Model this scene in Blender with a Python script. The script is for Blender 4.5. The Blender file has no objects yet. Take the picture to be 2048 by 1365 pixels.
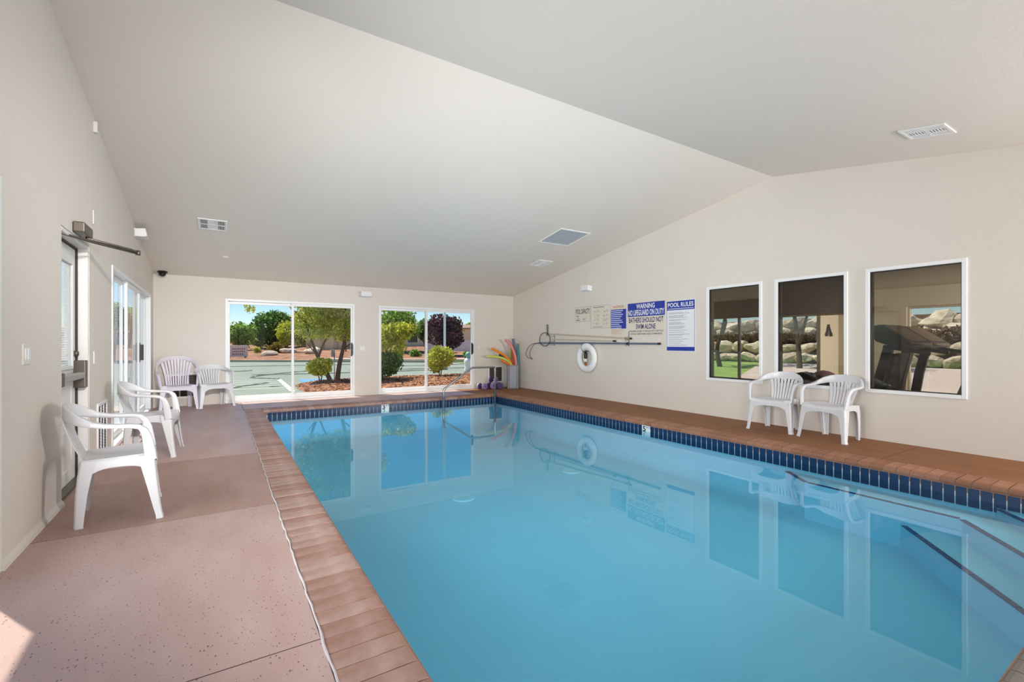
import bpy, bmesh, math, random
import numpy as np
from mathutils import Vector, Matrix

# ------------------------------------------------------------------ scene, camera, sky, sun, exposure
S = bpy.context.scene
COL = S.collection
CAM_H, YAW = 1.19, 0.5637
cam = bpy.data.cameras.new('camera'); camo = bpy.data.objects.new('camera', cam); COL.objects.link(camo)
camo.location = (0, 0, CAM_H); camo.rotation_euler = (math.pi / 2, 0, -YAW)
cam.sensor_width = 36; cam.lens = 922.24 / 2048 * 36; cam.shift_y = 4.55 / 2048
cam.clip_start = .05; cam.clip_end = 500
S.camera = camo
S.view_settings.view_transform = 'Standard'; S.view_settings.look = 'None'
S.view_settings.exposure = 0.0; S.view_settings.gamma = 1; S.view_settings.use_curve_mapping = False
S.cycles.use_denoising = True
S.cycles.max_bounces = 8; S.cycles.diffuse_bounces = 4; S.cycles.glossy_bounces = 4
S.cycles.transparent_max_bounces = 16; S.cycles.caustics_reflective = False; S.cycles.caustics_refractive = False
S.cycles.sample_clamp_indirect = 6

W = bpy.data.worlds.new('sky'); S.world = W; W.use_nodes = True
nt = W.node_tree; nt.nodes.clear()
wo = nt.nodes.new('ShaderNodeOutputWorld'); bg = nt.nodes.new('ShaderNodeBackground')
sky = nt.nodes.new('ShaderNodeTexSky'); sky.sky_type = 'NISHITA'; sky.sun_disc = False
sky.sun_elevation = math.radians(63); sky.sun_rotation = math.radians(-31); sky.altitude = 1500; sky.dust_density = .3; sky.ozone_density = 2.2
hs = nt.nodes.new('ShaderNodeHueSaturation'); hs.inputs['Saturation'].default_value = 1.32
nt.links.new(sky.outputs[0], hs.inputs['Color']); nt.links.new(hs.outputs[0], bg.inputs[0]); nt.links.new(bg.outputs[0], wo.inputs[0])
bg.inputs[1].default_value = .135

sun = bpy.data.lights.new('sun', 'SUN'); sun.energy = 6.6; sun.angle = .009; sun.color = (1, .95, .86)
suno = bpy.data.objects.new('sun', sun); COL.objects.link(suno)
suno.location = (-30, 40, 60); suno.rotation_euler = Vector((.25, -.42, -1.0)).to_track_quat('-Z', 'Y').to_euler()

def area_lamp(name, loc, target, sx, sy, power, spread, color=(1, .95, .88)):
    l = bpy.data.lights.new(name, 'AREA'); l.shape = 'RECTANGLE'; l.size = sx; l.size_y = sy
    l.energy = power; l.spread = math.radians(spread); l.color = color
    o = bpy.data.objects.new(name, l); COL.objects.link(o)
    o.location = loc; o.rotation_euler = (Vector(target) - Vector(loc)).to_track_quat('-Z', 'Y').to_euler()
    return o

FILL_LIGHTS = [  # (location, aim, size, size, watts, spread, colour): unseen fill lights added to brighten the room, behind and beside the viewpoint
    ((-.80, 2.2, 1.20), (6.8, 3.4, 2.4), 2.3, 1.8, 36, 100, (.98, .985, .98)),
    ((-.80, 2.2, 1.10), (6.8, 8.5, 1.8), 2.3, 1.8, 55, 90, (.98, .985, .98)),
    ((-.85, -1.2, 1.30), (5.5, 4.5, 1.8), 2.0, 1.6, 85, 120, (.98, .985, .98)),
    ((-.45, -3.1, 1.50), (4.2, 9.5, 2.3), .8, 1.6, 14, 60, (.98, .985, .98)),
    ((0.6, 0.45, 2.99), (0.0, 9.6, .9), .9, .3, 45, 50, (1, .97, .94)),
    ((6.35, -3.0, 1.30), (2.0, 6.0, 2.2), .7, 1.6, 165, 130, (.98, .985, .98)),
    ((11.4, -1.2, 2.2), (11.7, 5.0, .9), 1.6, .5, 140, 84, (1, .95, .88)),      # unseen fill added to brighten the gym
]
for i, (lo, ta, sx, sy, pw, sp, lc) in enumerate(FILL_LIGHTS):
    area_lamp('fill_light', lo, ta, sx, sy, pw, sp, lc)

# ------------------------------------------------------------------ materials
def srgb(r, g, b):
    f = lambda c: (c / 255) / 12.92 if c / 255 <= .04045 else ((c / 255 + .055) / 1.055) ** 2.4
    return (f(r), f(g), f(b))
MATS = {}
def mat(name, col, rough=.6, metal=0., var=None, scale=6., bump=0., bscale=200., bdist=.002, spec=.5, stretch=None, detail=4., ramp=(.35, .7), emis=0.):
    """procedural principled material: base colour, optional second colour mixed by noise, optional noise bump"""
    if name in MATS: return MATS[name]
    m = bpy.data.materials.new(name); m.use_nodes = True; n = m.node_tree; L = n.links
    b = n.nodes['Principled BSDF']
    b.inputs['Base Color'].default_value = (*col, 1); b.inputs['Roughness'].default_value = rough
    b.inputs['Metallic'].default_value = metal; b.inputs['Specular IOR Level'].default_value = spec
    if emis: b.inputs['Emission Color'].default_value = (*col, 1); b.inputs['Emission Strength'].default_value = emis
    tc = n.nodes.new('ShaderNodeTexCoord'); src = tc.outputs['Object']
    if stretch:
        mp = n.nodes.new('ShaderNodeMapping'); mp.inputs['Scale'].default_value = stretch
        L.new(src, mp.inputs[0]); src = mp.outputs[0]
    if var:
        nz = n.nodes.new('ShaderNodeTexNoise'); nz.inputs['Scale'].default_value = scale; nz.inputs['Detail'].default_value = detail
        L.new(src, nz.inputs['Vector'])
        rp = n.nodes.new('ShaderNodeValToRGB'); rp.color_ramp.elements[0].position = ramp[0]; rp.color_ramp.elements[1].position = ramp[1]
        rp.color_ramp.elements[0].color = (*col, 1); rp.color_ramp.elements[1].color = (*var, 1)
        L.new(nz.outputs['Fac'], rp.inputs[0]); L.new(rp.outputs[0], b.inputs['Base Color'])
    if bump:
        nb = n.nodes.new('ShaderNodeTexNoise'); nb.inputs['Scale'].default_value = bscale; nb.inputs['Detail'].default_value = 3
        L.new(src, nb.inputs['Vector'])
        bp = n.nodes.new('ShaderNodeBump'); bp.inputs['Strength'].default_value = bump; bp.inputs['Distance'].default_value = bdist
        L.new(nb.outputs['Fac'], bp.inputs['Height']); L.new(bp.outputs[0], b.inputs['Normal'])
    MATS[name] = m
    return m

def glass_mat(name, tint=(.96, .98, .97), ior=1.45, rough=0.):
    m = bpy.data.materials.new(name); m.use_nodes = True; n = m.node_tree; L = n.links; n.nodes.clear()
    out = n.nodes.new('ShaderNodeOutputMaterial'); mx = n.nodes.new('ShaderNodeMixShader')
    tr = n.nodes.new('ShaderNodeBsdfTransparent'); tr.inputs[0].default_value = (*tint, 1)
    gl = n.nodes.new('ShaderNodeBsdfGlossy'); gl.inputs['Roughness'].default_value = rough; gl.inputs[0].default_value = (1, 1, 1, 1)
    fr = n.nodes.new('ShaderNodeFresnel')                 # thin sheet: the same Fresnel from either side
    ge = n.nodes.new('ShaderNodeNewGeometry'); ma = n.nodes.new('ShaderNodeMath'); ma.operation = 'MULTIPLY_ADD'
    ma.inputs[1].default_value = 1 / ior - ior; ma.inputs[2].default_value = ior
    L.new(ge.outputs['Backfacing'], ma.inputs[0]); L.new(ma.outputs[0], fr.inputs['IOR'])
    L.new(fr.outputs[0], mx.inputs[0]); L.new(tr.outputs[0], mx.inputs[1]); L.new(gl.outputs[0], mx.inputs[2]); L.new(mx.outputs[0], out.inputs[0])
    MATS[name] = m
    return m, n, gl, fr

WALL = mat('wall_paint', srgb(222, 215, 206), .85, var=srgb(225, 217, 209), scale=1.2, bump=.35, bscale=110, bdist=.004)
CEIL = mat('ceiling_paint', srgb(233, 225, 216), .9, bump=.3, bscale=120, bdist=.004)
GYMW = mat('gym_wall_paint', srgb(192, 180, 158), .85)
WHITE = mat('white_vinyl', srgb(238, 239, 240), .35)
WPLAS = mat('white_resin', srgb(218, 218, 222), .3, spec=.5)
CREAM = mat('cream_resin', srgb(236, 234, 228), .3)
LAVR = mat('faded_lavender_resin', srgb(220, 212, 222), .4)
DOORP = mat('door_white_paint', srgb(228, 226, 224), .45)
BRONZE = mat('bronze_metal', srgb(110, 102, 92), .4, .7)
STEEL = mat('stainless_steel', srgb(168, 166, 164), .28, .9)
ALU = mat('brushed_aluminium', srgb(190, 188, 184), .4, .8)
BLACK = mat('black_plastic', srgb(22, 22, 24), .4)
DARK = mat('dark_gap', srgb(48, 44, 42), .8)
GREYP = mat('grey_plastic', srgb(138, 140, 148), .55)
PLATE = mat('ivory_plate', srgb(226, 222, 216), .45)
# deck: stained, lightly pitted concrete
def concrete(name, a, b, pit, rough, spec=.4):
    m = mat(name, a, rough, var=b, scale=1.6, bump=.4, bscale=60, bdist=.003, spec=spec, stretch=(2.2, .8, 1), detail=6, ramp=(.3, .72))
    n = m.node_tree; L = n.links; bs = n.nodes['Principled BSDF']
    prev = bs.inputs['Base Color'].links[0].from_socket
    tc = n.nodes.new('ShaderNodeTexCoord'); mp = n.nodes.new('ShaderNodeMapping'); mp.inputs['Scale'].default_value = (1.5, .8, 1)
    L.new(tc.outputs['Object'], mp.inputs[0])
    vo = n.nodes.new('ShaderNodeTexVoronoi'); vo.inputs['Scale'].default_value = 40; vo.inputs['Randomness'].default_value = 1
    L.new(mp.outputs[0], vo.inputs['Vector'])
    nz = n.nodes.new('ShaderNodeTexNoise'); nz.inputs['Scale'].default_value = 5; L.new(mp.outputs[0], nz.inputs['Vector'])
    ad = n.nodes.new('ShaderNodeMath'); ad.operation = 'MULTIPLY_ADD'; ad.inputs[1].default_value = -.32; ad.inputs[2].default_value = .31
    L.new(nz.outputs['Fac'], ad.inputs[0])
    lt = n.nodes.new('ShaderNodeMath'); lt.operation = 'LESS_THAN'; L.new(vo.outputs['Distance'], lt.inputs[0]); L.new(ad.outputs[0], lt.inputs[1])
    mx = n.nodes.new('ShaderNodeMixRGB'); mx.inputs[2].default_value = (*pit, 1)
    ms = n.nodes.new('ShaderNodeMath'); ms.operation = 'MULTIPLY'; ms.inputs[1].default_value = .75; L.new(lt.outputs[0], ms.inputs[0])
    L.new(ms.outputs[0], mx.inputs[0]); L.new(prev, mx.inputs[1]); L.new(mx.outputs[0], bs.inputs['Base Color'])
    return m
DECK = concrete('pink_stained_concrete', srgb(186, 154, 144), srgb(202, 176, 169), srgb(104, 76, 68), .42)
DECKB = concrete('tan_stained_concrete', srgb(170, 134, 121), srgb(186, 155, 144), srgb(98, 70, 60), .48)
DECKR = concrete('brown_stained_concrete', srgb(132, 87, 52), srgb(148, 100, 63), srgb(110, 72, 46), .6, .3)
BRICK = [mat('coping_brick_%d' % i, srgb(*c), .65, var=srgb(*d), scale=9, bump=.3, bscale=80, bdist=.002) for i, (c, d) in enumerate(
    [((160, 124, 108), (182, 152, 142)), ((152, 114, 98), (174, 140, 130)), ((168, 134, 120), (186, 160, 153))])]
BRICKR = [mat('brown_coping_brick_%d' % i, srgb(*c), .6, var=srgb(*d), scale=9, bump=.3, bscale=80, bdist=.002) for i, (c, d) in enumerate(
    [((150, 100, 72), (168, 118, 90)), ((142, 94, 68), (160, 110, 84)), ((158, 108, 80), (176, 128, 100))])]
BRICKN = [mat('grey_coping_brick', srgb(120, 112, 106), .7, var=srgb(140, 132, 126), scale=9, bump=.3, bscale=80)]
MORTAR = mat('mortar', srgb(150, 118, 104), .9)
CAULK = mat('caulk', srgb(204, 198, 198), .7)
TILE = mat('blue_glazed_tile', srgb(13, 44, 80), .3, var=srgb(17, 54, 94), scale=3, spec=.35)
TILED = mat('slate_step_tile', srgb(22, 62, 112), .4)
GROUT = mat('grout', srgb(214, 220, 220), .8)
PLASTER = mat('pool_plaster', srgb(172, 218, 242), .8, var=srgb(178, 222, 245), scale=1.3)
GLASS = glass_mat('window_glass', ior=1.34)[0]
GLASSG = glass_mat('gym_window_glass', tint=(.80, .79, .76), ior=1.5)[0]
WATER, wn, wgl, wfr = glass_mat('pool_water', tint=(.535, .86, .935), ior=1.30, rough=.0)
_t = wn.nodes.new('ShaderNodeTexCoord'); _n = wn.nodes.new('ShaderNodeTexNoise'); _n.inputs['Scale'].default_value = 2.2; _n.inputs['Detail'].default_value = 2
_b = wn.nodes.new('ShaderNodeBump'); _b.inputs['Strength'].default_value = .04; _b.inputs['Distance'].default_value = .01
wn.links.new(_t.outputs['Object'], _n.inputs['Vector']); wn.links.new(_n.outputs['Fac'], _b.inputs['Height'])
wn.links.new(_b.outputs[0], wgl.inputs['Normal'])

def translucent(name, col, f=.4):
    m = bpy.data.materials.new(name); m.use_nodes = True; n = m.node_tree; n.nodes.clear(); L = n.links
    out = n.nodes.new('ShaderNodeOutputMaterial'); mx = n.nodes.new('ShaderNodeMixShader'); mx.inputs[0].default_value = f
    d = n.nodes.new('ShaderNodeBsdfDiffuse'); t = n.nodes.new('ShaderNodeBsdfTranslucent')
    oi = n.nodes.new('ShaderNodeTexCoord'); nz = n.nodes.new('ShaderNodeTexNoise'); nz.inputs['Scale'].default_value = 3
    rp = n.nodes.new('ShaderNodeValToRGB'); rp.color_ramp.elements[0].color = (*[c * .8 for c in col], 1); rp.color_ramp.elements[1].color = (*[min(1, c * 1.15) for c in col], 1)
    L.new(oi.outputs['Object'], nz.inputs['Vector']); L.new(nz.outputs['Fac'], rp.inputs[0])
    L.new(rp.outputs[0], d.inputs[0]); L.new(rp.outputs[0], t.inputs[0]); L.new(d.outputs[0], mx.inputs[1]); L.new(t.outputs[0], mx.inputs[2]); L.new(mx.outputs[0], out.inputs[0])
    MATS[name] = m; return m
# ------------------------------------------------------------------ mesh helpers
class MB:
    def __init__(s): s.v = []; s.f = []; s.m = []
    def add(s, vs, fs, mi=0):
        k = len(s.v); s.v += [tuple(p) for p in vs]; s.f += [tuple(i + k for i in f) for f in fs]; s.m += [mi] * len(fs); return s
    def box(s, x0, x1, y0, y1, z0, z1, mi=0):
        return s.add([(x0, y0, z0), (x1, y0, z0), (x1, y1, z0), (x0, y1, z0), (x0, y0, z1), (x1, y0, z1), (x1, y1, z1), (x0, y1, z1)],
                     [(0, 3, 2, 1), (4, 5, 6, 7), (0, 1, 5, 4), (1, 2, 6, 5), (2, 3, 7, 6), (3, 0, 4, 7)], mi)
    def rbox(s, x0, x1, y0, y1, z0, z1, r=.004, seg=2, mi=0):
        bm = bmesh.new(); bmesh.ops.create_cube(bm, size=1)
        for v in bm.verts: v.co = Vector(((x0 + x1) / 2 + v.co.x * (x1 - x0), (y0 + y1) / 2 + v.co.y * (y1 - y0), (z0 + z1) / 2 + v.co.z * (z1 - z0)))
        r = min(r, .45 * min(x1 - x0, y1 - y0, z1 - z0))
        bmesh.ops.bevel(bm, geom=bm.edges[:], offset=r, segments=seg, affect='EDGES', profile=.5)
        return s.bm(bm, mi)
    def bm(s, bm, mi=0):
        bm.verts.index_update()
        s.add([v.co[:] for v in bm.verts], [[v.index for v in f.verts] for f in bm.faces], mi); bm.free(); return s
    def prism(s, poly, axis, a0, a1, mi=0):
        """extrude a 2d polygon (list of (u,v)) along axis; axis 'x': (u,v)=(y,z); 'y': (x,z); 'z': (x,y)"""
        def P(u, v, a): return {'x': (a, u, v), 'y': (u, a, v), 'z': (u, v, a)}[axis]
        n = len(poly); vs = [P(u, v, a0) for u, v in poly] + [P(u, v, a1) for u, v in poly]
        fs = [tuple(range(n)), tuple(range(2 * n - 1, n - 1, -1))] + [(i, i + n, (i + 1) % n + n, (i + 1) % n) for i in range(n)]
        return s.add(vs, fs, mi)
    def tube(s, pts, r, n=8, mi=0, closed=False, cap=True):
        pts = [Vector(p) for p in pts]; N = len(pts); rr = r if isinstance(r, (list, tuple)) else [r] * N
        vs = []; up = None
        for i, p in enumerate(pts):
            if closed: t = pts[(i + 1) % N] - pts[i - 1]
            else: t = pts[min(i + 1, N - 1)] - pts[max(i - 1, 0)]
            t = t.normalized() if t.length > 1e-9 else Vector((0, 0, 1))
            if up is None: up = Vector((0, 0, 1)) if abs(t.z) < .9 else Vector((1, 0, 0))
            a = (up - t * up.dot(t)).normalized(); b = t.cross(a); up = a
            vs += [p + (a * math.cos(2 * math.pi * k / n) + b * math.sin(2 * math.pi * k / n)) * rr[i] for k in range(n)]
        fs = []
        for i in range(N if closed else N - 1):
            j = (i + 1) % N
            fs += [(i * n + k, i * n + (k + 1) % n, j * n + (k + 1) % n, j * n + k) for k in range(n)]
        if cap and not closed: fs += [tuple(range(n - 1, -1, -1)), tuple((N - 1) * n + k for k in range(n))]
        return s.add(vs, fs, mi)
    def loft(s, rings, mi=0, cap=True, closed=False):
        n = len(rings[0]); vs = [p for r in rings for p in r]; fs = []; N = len(rings)
        for i in range(N if closed else N - 1):
            j = (i + 1) % N
            fs += [(i * n + k, i * n + (k + 1) % n, j * n + (k + 1) % n, j * n + k) for k in range(n)]
        if cap and not closed: fs += [tuple(range(n - 1, -1, -1)), tuple((N - 1) * n + k for k in range(n))]
        return s.add(vs, fs, mi)
    def lathe(s, prof, n=24, c=(0, 0, 0), axis='z', mi=0):
        rings = []
        for r, h in prof:
            ring = []
            for k in range(n):
                a = 2 * math.pi * k / n; u, v = r * math.cos(a), r * math.sin(a)
                p = {'z': (u, v, h), 'x': (h, u, v), 'y': (v, h, u)}[axis]
                ring.append((c[0] + p[0], c[1] + p[1], c[2] + p[2]))
            rings.append(ring)
        return s.loft(rings, mi)
    def build(s, name, mats, parent=None, loc=None, rot=None, smooth=False, auto=None):
        me = bpy.data.meshes.new(name); me.from_pydata([tuple(p) for p in s.v], [], s.f); me.update()
        ml = mats if isinstance(mats, (list, tuple)) else [mats]
        for m in ml: me.materials.append(m)
        if len(ml) > 1: me.polygons.foreach_set('material_index', s.m)
        if smooth: me.polygons.foreach_set('use_smooth', [True] * len(me.polygons))
        bm = bmesh.new(); bm.from_mesh(me); bmesh.ops.recalc_face_normals(bm, faces=bm.faces)
        if auto:
            for e in bm.edges:
                if len(e.link_faces) == 2 and e.calc_face_angle(0) > math.radians(auto): e.smooth = False
        bm.to_mesh(me); bm.free()
        return link(me, name, parent, loc, rot)

def link(me, name, parent=None, loc=None, rot=None):
    o = bpy.data.objects.new(name, me); COL.objects.link(o)
    if parent: o.parent = parent
    if loc: o.location = loc
    if rot: o.rotation_euler = rot
    return o
def tag(o, label, cat, group=None, kind=None):
    o['label'] = label; o['category'] = cat
    if group: o['group'] = group
    if kind: o['kind'] = kind
    return o
def thing(name, label, cat, loc=(0, 0, 0), rot=(0, 0, 0), group=None, kind=None):
    o = bpy.data.objects.new(name, None); COL.objects.link(o); o.location = loc; o.rotation_euler = rot
    o.empty_display_size = .1
    return tag(o, label, cat, group, kind)
def copy_tree(o, parent=None):
    c = o.copy(); COL.objects.link(c); c.parent = parent
    for ch in list(o.children): copy_tree(ch, c)
    return c
_fontcache = {}
def text_mesh(body, w, h, extrude=.0008):
    """text as a mesh whose bounds fill 0..w x 0..h"""
    cu = bpy.data.curves.new('t', 'FONT'); cu.body = body; cu.extrude = 0; cu.resolution_u = 3; cu.align_x = 'LEFT'
    cu.offset = .022
    o = bpy.data.objects.new('t', cu); COL.objects.link(o)
    dg = bpy.context.evaluated_depsgraph_get(); dg.update()
    me = bpy.data.meshes.new_from_object(o.evaluated_get(dg)); bpy.data.objects.remove(o); bpy.data.curves.remove(cu)
    co = np.empty(len(me.vertices) * 3); me.vertices.foreach_get('co', co); co = co.reshape(-1, 3)
    mn, mx = co.min(0), co.max(0)
    co[:, 0] = (co[:, 0] - mn[0]) / (mx[0] - mn[0]) * w; co[:, 1] = (co[:, 1] - mn[1]) / (mx[1] - mn[1]) * h; co[:, 2] = 0
    me.vertices.foreach_set('co', co.ravel()); me.materials.clear(); me.update()
    return me
def put_text(body, u, v, w, h, m, parent, depth, name='lettering'):
    me = text_mesh(body, w, h); me.materials.append(m)
    return link(me, name, parent, (u, v, depth))
def greek(rows, u0, v1, w, m, parent, depth, pitch, hh, rng, name='fine_print', fill=.9):
    mb = MB()
    for r in range(rows):
        v = v1 - r * pitch; u = u0; end = u0 + w * rng.uniform(.55, 1) * fill
        while u < end:
            l = rng.uniform(.012, .035); l = min(l, end - u)
            if l > .004: mb.add([(u, v - hh, 0), (u + l, v - hh, 0), (u + l, v, 0), (u, v, 0)], [(0, 1, 2, 3)])
            u += l + .007
    return mb.build(name, m, parent, (0, 0, depth))
R_RIGHT = Matrix(((0, 0, -1), (-1, 0, 0), (0, 1, 0))).to_euler()   # local x -> -Y, y -> +Z, z -> -X (reads on the right-hand wall)
R_BACK = (math.pi / 2, 0, 0)                                       # local x -> +X, y -> +Z, z -> -Y (reads on the back wall)
rng = random.Random(7)

# ------------------------------------------------------------------ room shell
XR, YB, YN = 6.817, 10.724, -3.4
RIDGE_Y, RIDGE_Z, SB, SN = 3.661, 3.624, .1623, .178
def ceil_z(y): return RIDGE_Z - SB * (y - RIDGE_Y) if y > RIDGE_Y else RIDGE_Z - SN * (RIDGE_Y - y)
LWX, LWA = -.9386, .0104          # left wall: local x = into the room, local y = along the wall
LROT = (0, 0, LWA); LLOC = (LWX, 0, 0)

def wall_mesh(u0, u1, top, openings, breaks=()):
    """list of (ua,ub,za,zb_left,zb_right) blocks of a wall with rectangular openings (ua,ub,za,zb)"""
    us = sorted({u0, u1, *breaks, *[o[0] for o in openings], *[o[1] for o in openings]}); out = []
    for a, b in zip(us, us[1:]):
        if b - a < 1e-6: continue
        z = -.12; ops = sorted([o for o in openings if o[0] <= a + 1e-6 and o[1] >= b - 1e-6], key=lambda o: o[2])
        for o in ops:
            if o[2] > z + 1e-6: out.append((a, b, z, o[2], o[2]))
            z = o[3]
        out.append((a, b, z, top(a), top(b)))
    return out
def wall_build(name, blocks, axis, t0, t1, m, label, loc=None, rot=None):
    mb = MB()
    for a, b, z0, za, zb in blocks:
        mb.prism([(a, z0), (b, z0), (b, zb), (a, za)], axis, t0, t1)
    o = mb.build(name, m, None, loc, rot); return tag(o, label, 'wall', kind='structure')

D1 = (.079, 2.563, -.12, 2.075); D2 = (3.112, 5.608, -.12, 2.065)
wall_build('wall_back', wall_mesh(-1.25, 7.0, lambda u: 2.62, [D1, D2]), 'y', YB, YB + .15, WALL, 'beige back wall with the two sliding glass doors')
SL = (6.60, 10.25, -.12, 2.05); DL = (4.615, 5.53, -.12, 2.06); SN2 = (.95, 3.45, -.12, 2.06)
wall_build('wall_left', wall_mesh(YN - .1, YB + .05, lambda u: ceil_z(u) + .15, [SL, DL, SN2], (RIDGE_Y,)), 'x', -.15, 0, WALL, 'beige left wall with the exit door and slider', LLOC, LROT)
WINS = [(3.812, 4.744), (2.702, 3.632), (1.581, 2.513)]
WZ0, WZ1 = .58, 2.118
wall_build('wall_right', wall_mesh(YN - .1, YB + .05, lambda u: ceil_z(u) + .15, [(a, b, WZ0, WZ1) for a, b in WINS], (RIDGE_Y,)), 'x', XR, XR + .14, WALL, 'beige gable wall with three interior windows and pool signs')
NW = [(-.5, 1.9, -.12, 2.06), (2.6, 5.0, -.12, 2.06)]
wall_build('wall_near', wall_mesh(-1.2, 7.0, lambda u: ceil_z(YN) + .15, NW), 'y', YN - .15, YN, WALL, 'beige wall behind the viewpoint with glass doors')
mb = MB()
mb.prism([(RIDGE_Y, RIDGE_Z), (YB + .68, ceil_z(YB + .68)), (YB + .68, ceil_z(YB + .68) + .2), (RIDGE_Y, RIDGE_Z + .2)], 'x', -1.54, 7.4)
mb.prism([(YN - .75, ceil_z(YN - .75)), (RIDGE_Y, RIDGE_Z), (RIDGE_Y, RIDGE_Z + .2), (YN - .75, ceil_z(YN - .75) + .2)], 'x', -1.54, 7.4)
tag(mb.build('ceiling', CEIL), 'off-white vaulted ceiling with a shallow ridge', 'ceiling', kind='structure')
# plinth lip at the foot of the left wall
for (a, b) in ((3.45, 4.615), (5.53, 6.60)):
    mb = MB(); mb.prism([(-.01, 0), (.022, 0), (.018, .022), (.0, .045), (-.01, .045)], 'y', a, b)
    o = mb.build('baseboard_left', WALL, None, LLOC, LROT)
    tag(o, 'rough stucco lip at the foot of the left wall, ' + ('near the light switch' if a < 4 else 'under the white floor grille'), 'baseboard', kind='structure')

# pool extents (front edges of the coping) and coping width
PX0, PX1, PY0, PY1, CW = .640, 5.430, .465, 9.300, .292
# floor: mortar bed strips + slabs
floor = thing('floor', 'stained concrete pool deck in wide jointed slabs', 'floor', kind='structure')
bed = MB()
cx0, cx1, cy0, cy1 = PX0 - CW, PX1 + CW, PY0 - CW, PY1 + CW
bed.box(-1.16, cx0 - .003, YN - .1, YB + .14, -.12, -.0008); bed.box(cx1 + .003, XR + .13, YN - .1, YB + .14, -.12, -.0008)
bed.box(cx0 - .003, cx1 + .003, cy1 + .003, YB + .14, -.12, -.0008); bed.box(cx0 - .003, cx1 + .003, YN - .1, cy0 - .003, -.12, -.0008)
bed.build('joint_bed', mat('deck_joint', srgb(78, 56, 48), .95), floor)
def slab(x0, x1, y0, y1, m, g=.0035):
    mb = MB(); mb.box(x0 + g, x1 - g, y0 + g, y1 - g, -.1, 0); return mb.build('slab', m, floor)
js = [YN, -1.75, .10, 1.98, 3.84, 5.72, 7.78, 9.62]
for a, b in zip(js, js[1:] + [YB + .13]):
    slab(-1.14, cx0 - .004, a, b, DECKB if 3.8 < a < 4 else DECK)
    slab(cx1 + .004, XR + .01, a, b, DECKR)
slab(cx0 - .004, 3.1, cy1 + .004, YB + .13, DECK); slab(3.1, 5.05, cy1 + .004, YB + .13, DECK); slab(5.05, cx1 + .004, cy1 + .004, YB + .13, DECKR)
slab(cx0, 3.1, YN, cy0, DECK); slab(3.1, cx1, YN, cy0, DECK)
mb = MB(); pts = []
for i in range(150):
    y = .2 + i * .062; pts.append((cx0 - .002 + rng.uniform(-.0035, .0035), y, .002 + rng.uniform(-.002, .002)))
mb.tube(pts, [rng.uniform(.004, .0065) for _ in pts], 6); mb.build('caulk_bead', CAULK, floor, smooth=True)

# ------------------------------------------------------------------ swimming pool
pool = thing('swimming_pool', 'rectangular indoor pool with brick coping and blue waterline tiles', 'swimming pool', kind='structure')
TX0, TX1, TY0, TY1 = PX0 - .012, PX1 + .012, PY0 - .012, PY1 + .012   # tile faces
ZF, ZT0, ZT1, ZW = -.63, -.215, -.055, -.143
basin = MB(); t = .1
for (a, b, c, d) in ((TX0 - t, TX0 - .008, TY0 - t, TY1 + t), (TX1 + .008, TX1 + t, TY0 - t, TY1 + t)): basin.box(a, b, c, d, ZF - .1, -.06)
for (c, d) in ((TY0 - t, TY0 - .008), (TY1 + .008, TY1 + t)): basin.box(TX0 - .008, TX1 + .008, c, d, ZF - .1, -.06)
basin.box(TX0 - t, TX1 + t, TY0 - t, TY1 + t, ZF - .1, ZF)
cr = .22                                                                 # coved foot of the walls
cov = [(0, 0)] + [(cr - cr * math.cos(a), cr - cr * math.sin(a)) for a in [math.pi / 2 * (1 - k / 6) for k in range(7)]][::-1]
def cove(fn, a0, a1, axis):
    poly = [fn(0, 0)] + [fn(cr * (1 - math.sin(math.pi / 2 * k / 6)), cr * (1 - math.cos(math.pi / 2 * k / 6))) for k in range(7)]
    basin.prism(poly, axis, a0, a1)
cove(lambda u, v: (TX0 - .01 + u, ZF + v), TY0, TY1, 'y'); cove(lambda u, v: (TX1 + .01 - u, ZF + v), TY0, TY1, 'y')
cove(lambda u, v: (TY0 - .01 + u, ZF + v), TX0, TX1, 'x'); cove(lambda u, v: (TY1 + .01 - u, ZF + v), TX0, TX1, 'x')
basin.build('basin', PLASTER, pool)
# tile band: grout backing + single tiles
band = MB()
for (a, b, c, d) in ((TX0 - .012, TX0 + .002, TY0, TY1), (TX1 - .002, TX1 + .012, TY0, TY1), (TX0, TX1, TY0 - .012, TY0 + .002), (TX0, TX1, TY1 - .002, TY1 + .012)):
    band.box(a, b, c, d, ZT0 - .005, ZT1 + .004)
tb = band.build('tile_band', GROUT, pool)
TP = .0788
tm = MB(); tm.rbox(-(TP - .010) / 2, (TP - .010) / 2, -.004, .004, ZT0, ZT1 - .002, .002, 1); tproto = tm.build('tile', TILE, tb)
tme = tproto.data; first = [True]
def tile_at(x, y, rz):
    o = tproto if first[0] else link(tme, 'tile', tb)
    first[0] = False; o.location = (x, y, 0); o.rotation_euler = (0, 0, rz)
xs0 = 3.385
mk = {}
XB0 = TX0 + .03
nb = int((TX1 - TX0) / TP); off = (1.6673 * .912 * 1.19) % TP
x = TX0 + ((off - TX0) % TP) + TP / 2
bx_marker = 1.6673 * .912 * 1.19 + 12 * TP
while x < TX1 - .01:
    if not (bx_marker - .01 < x - TP / 2 < bx_marker + 1.5 * TP): tile_at(x, TY1 - .005, 0)
    x += TP
yr0 = 5.5193 * .912 * 1.19                       # a known joint on the right side
y = TY0 + ((yr0 - TY0) % TP) + TP / 2
ry_marker = yr0 - 16 * TP
while y < TY1 - .01:
    if not (ry_marker - .01 < y - TP / 2 < ry_marker + 1.5 * TP): tile_at(TX1 - .005, y, math.pi / 2)
    y += TP
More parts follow.
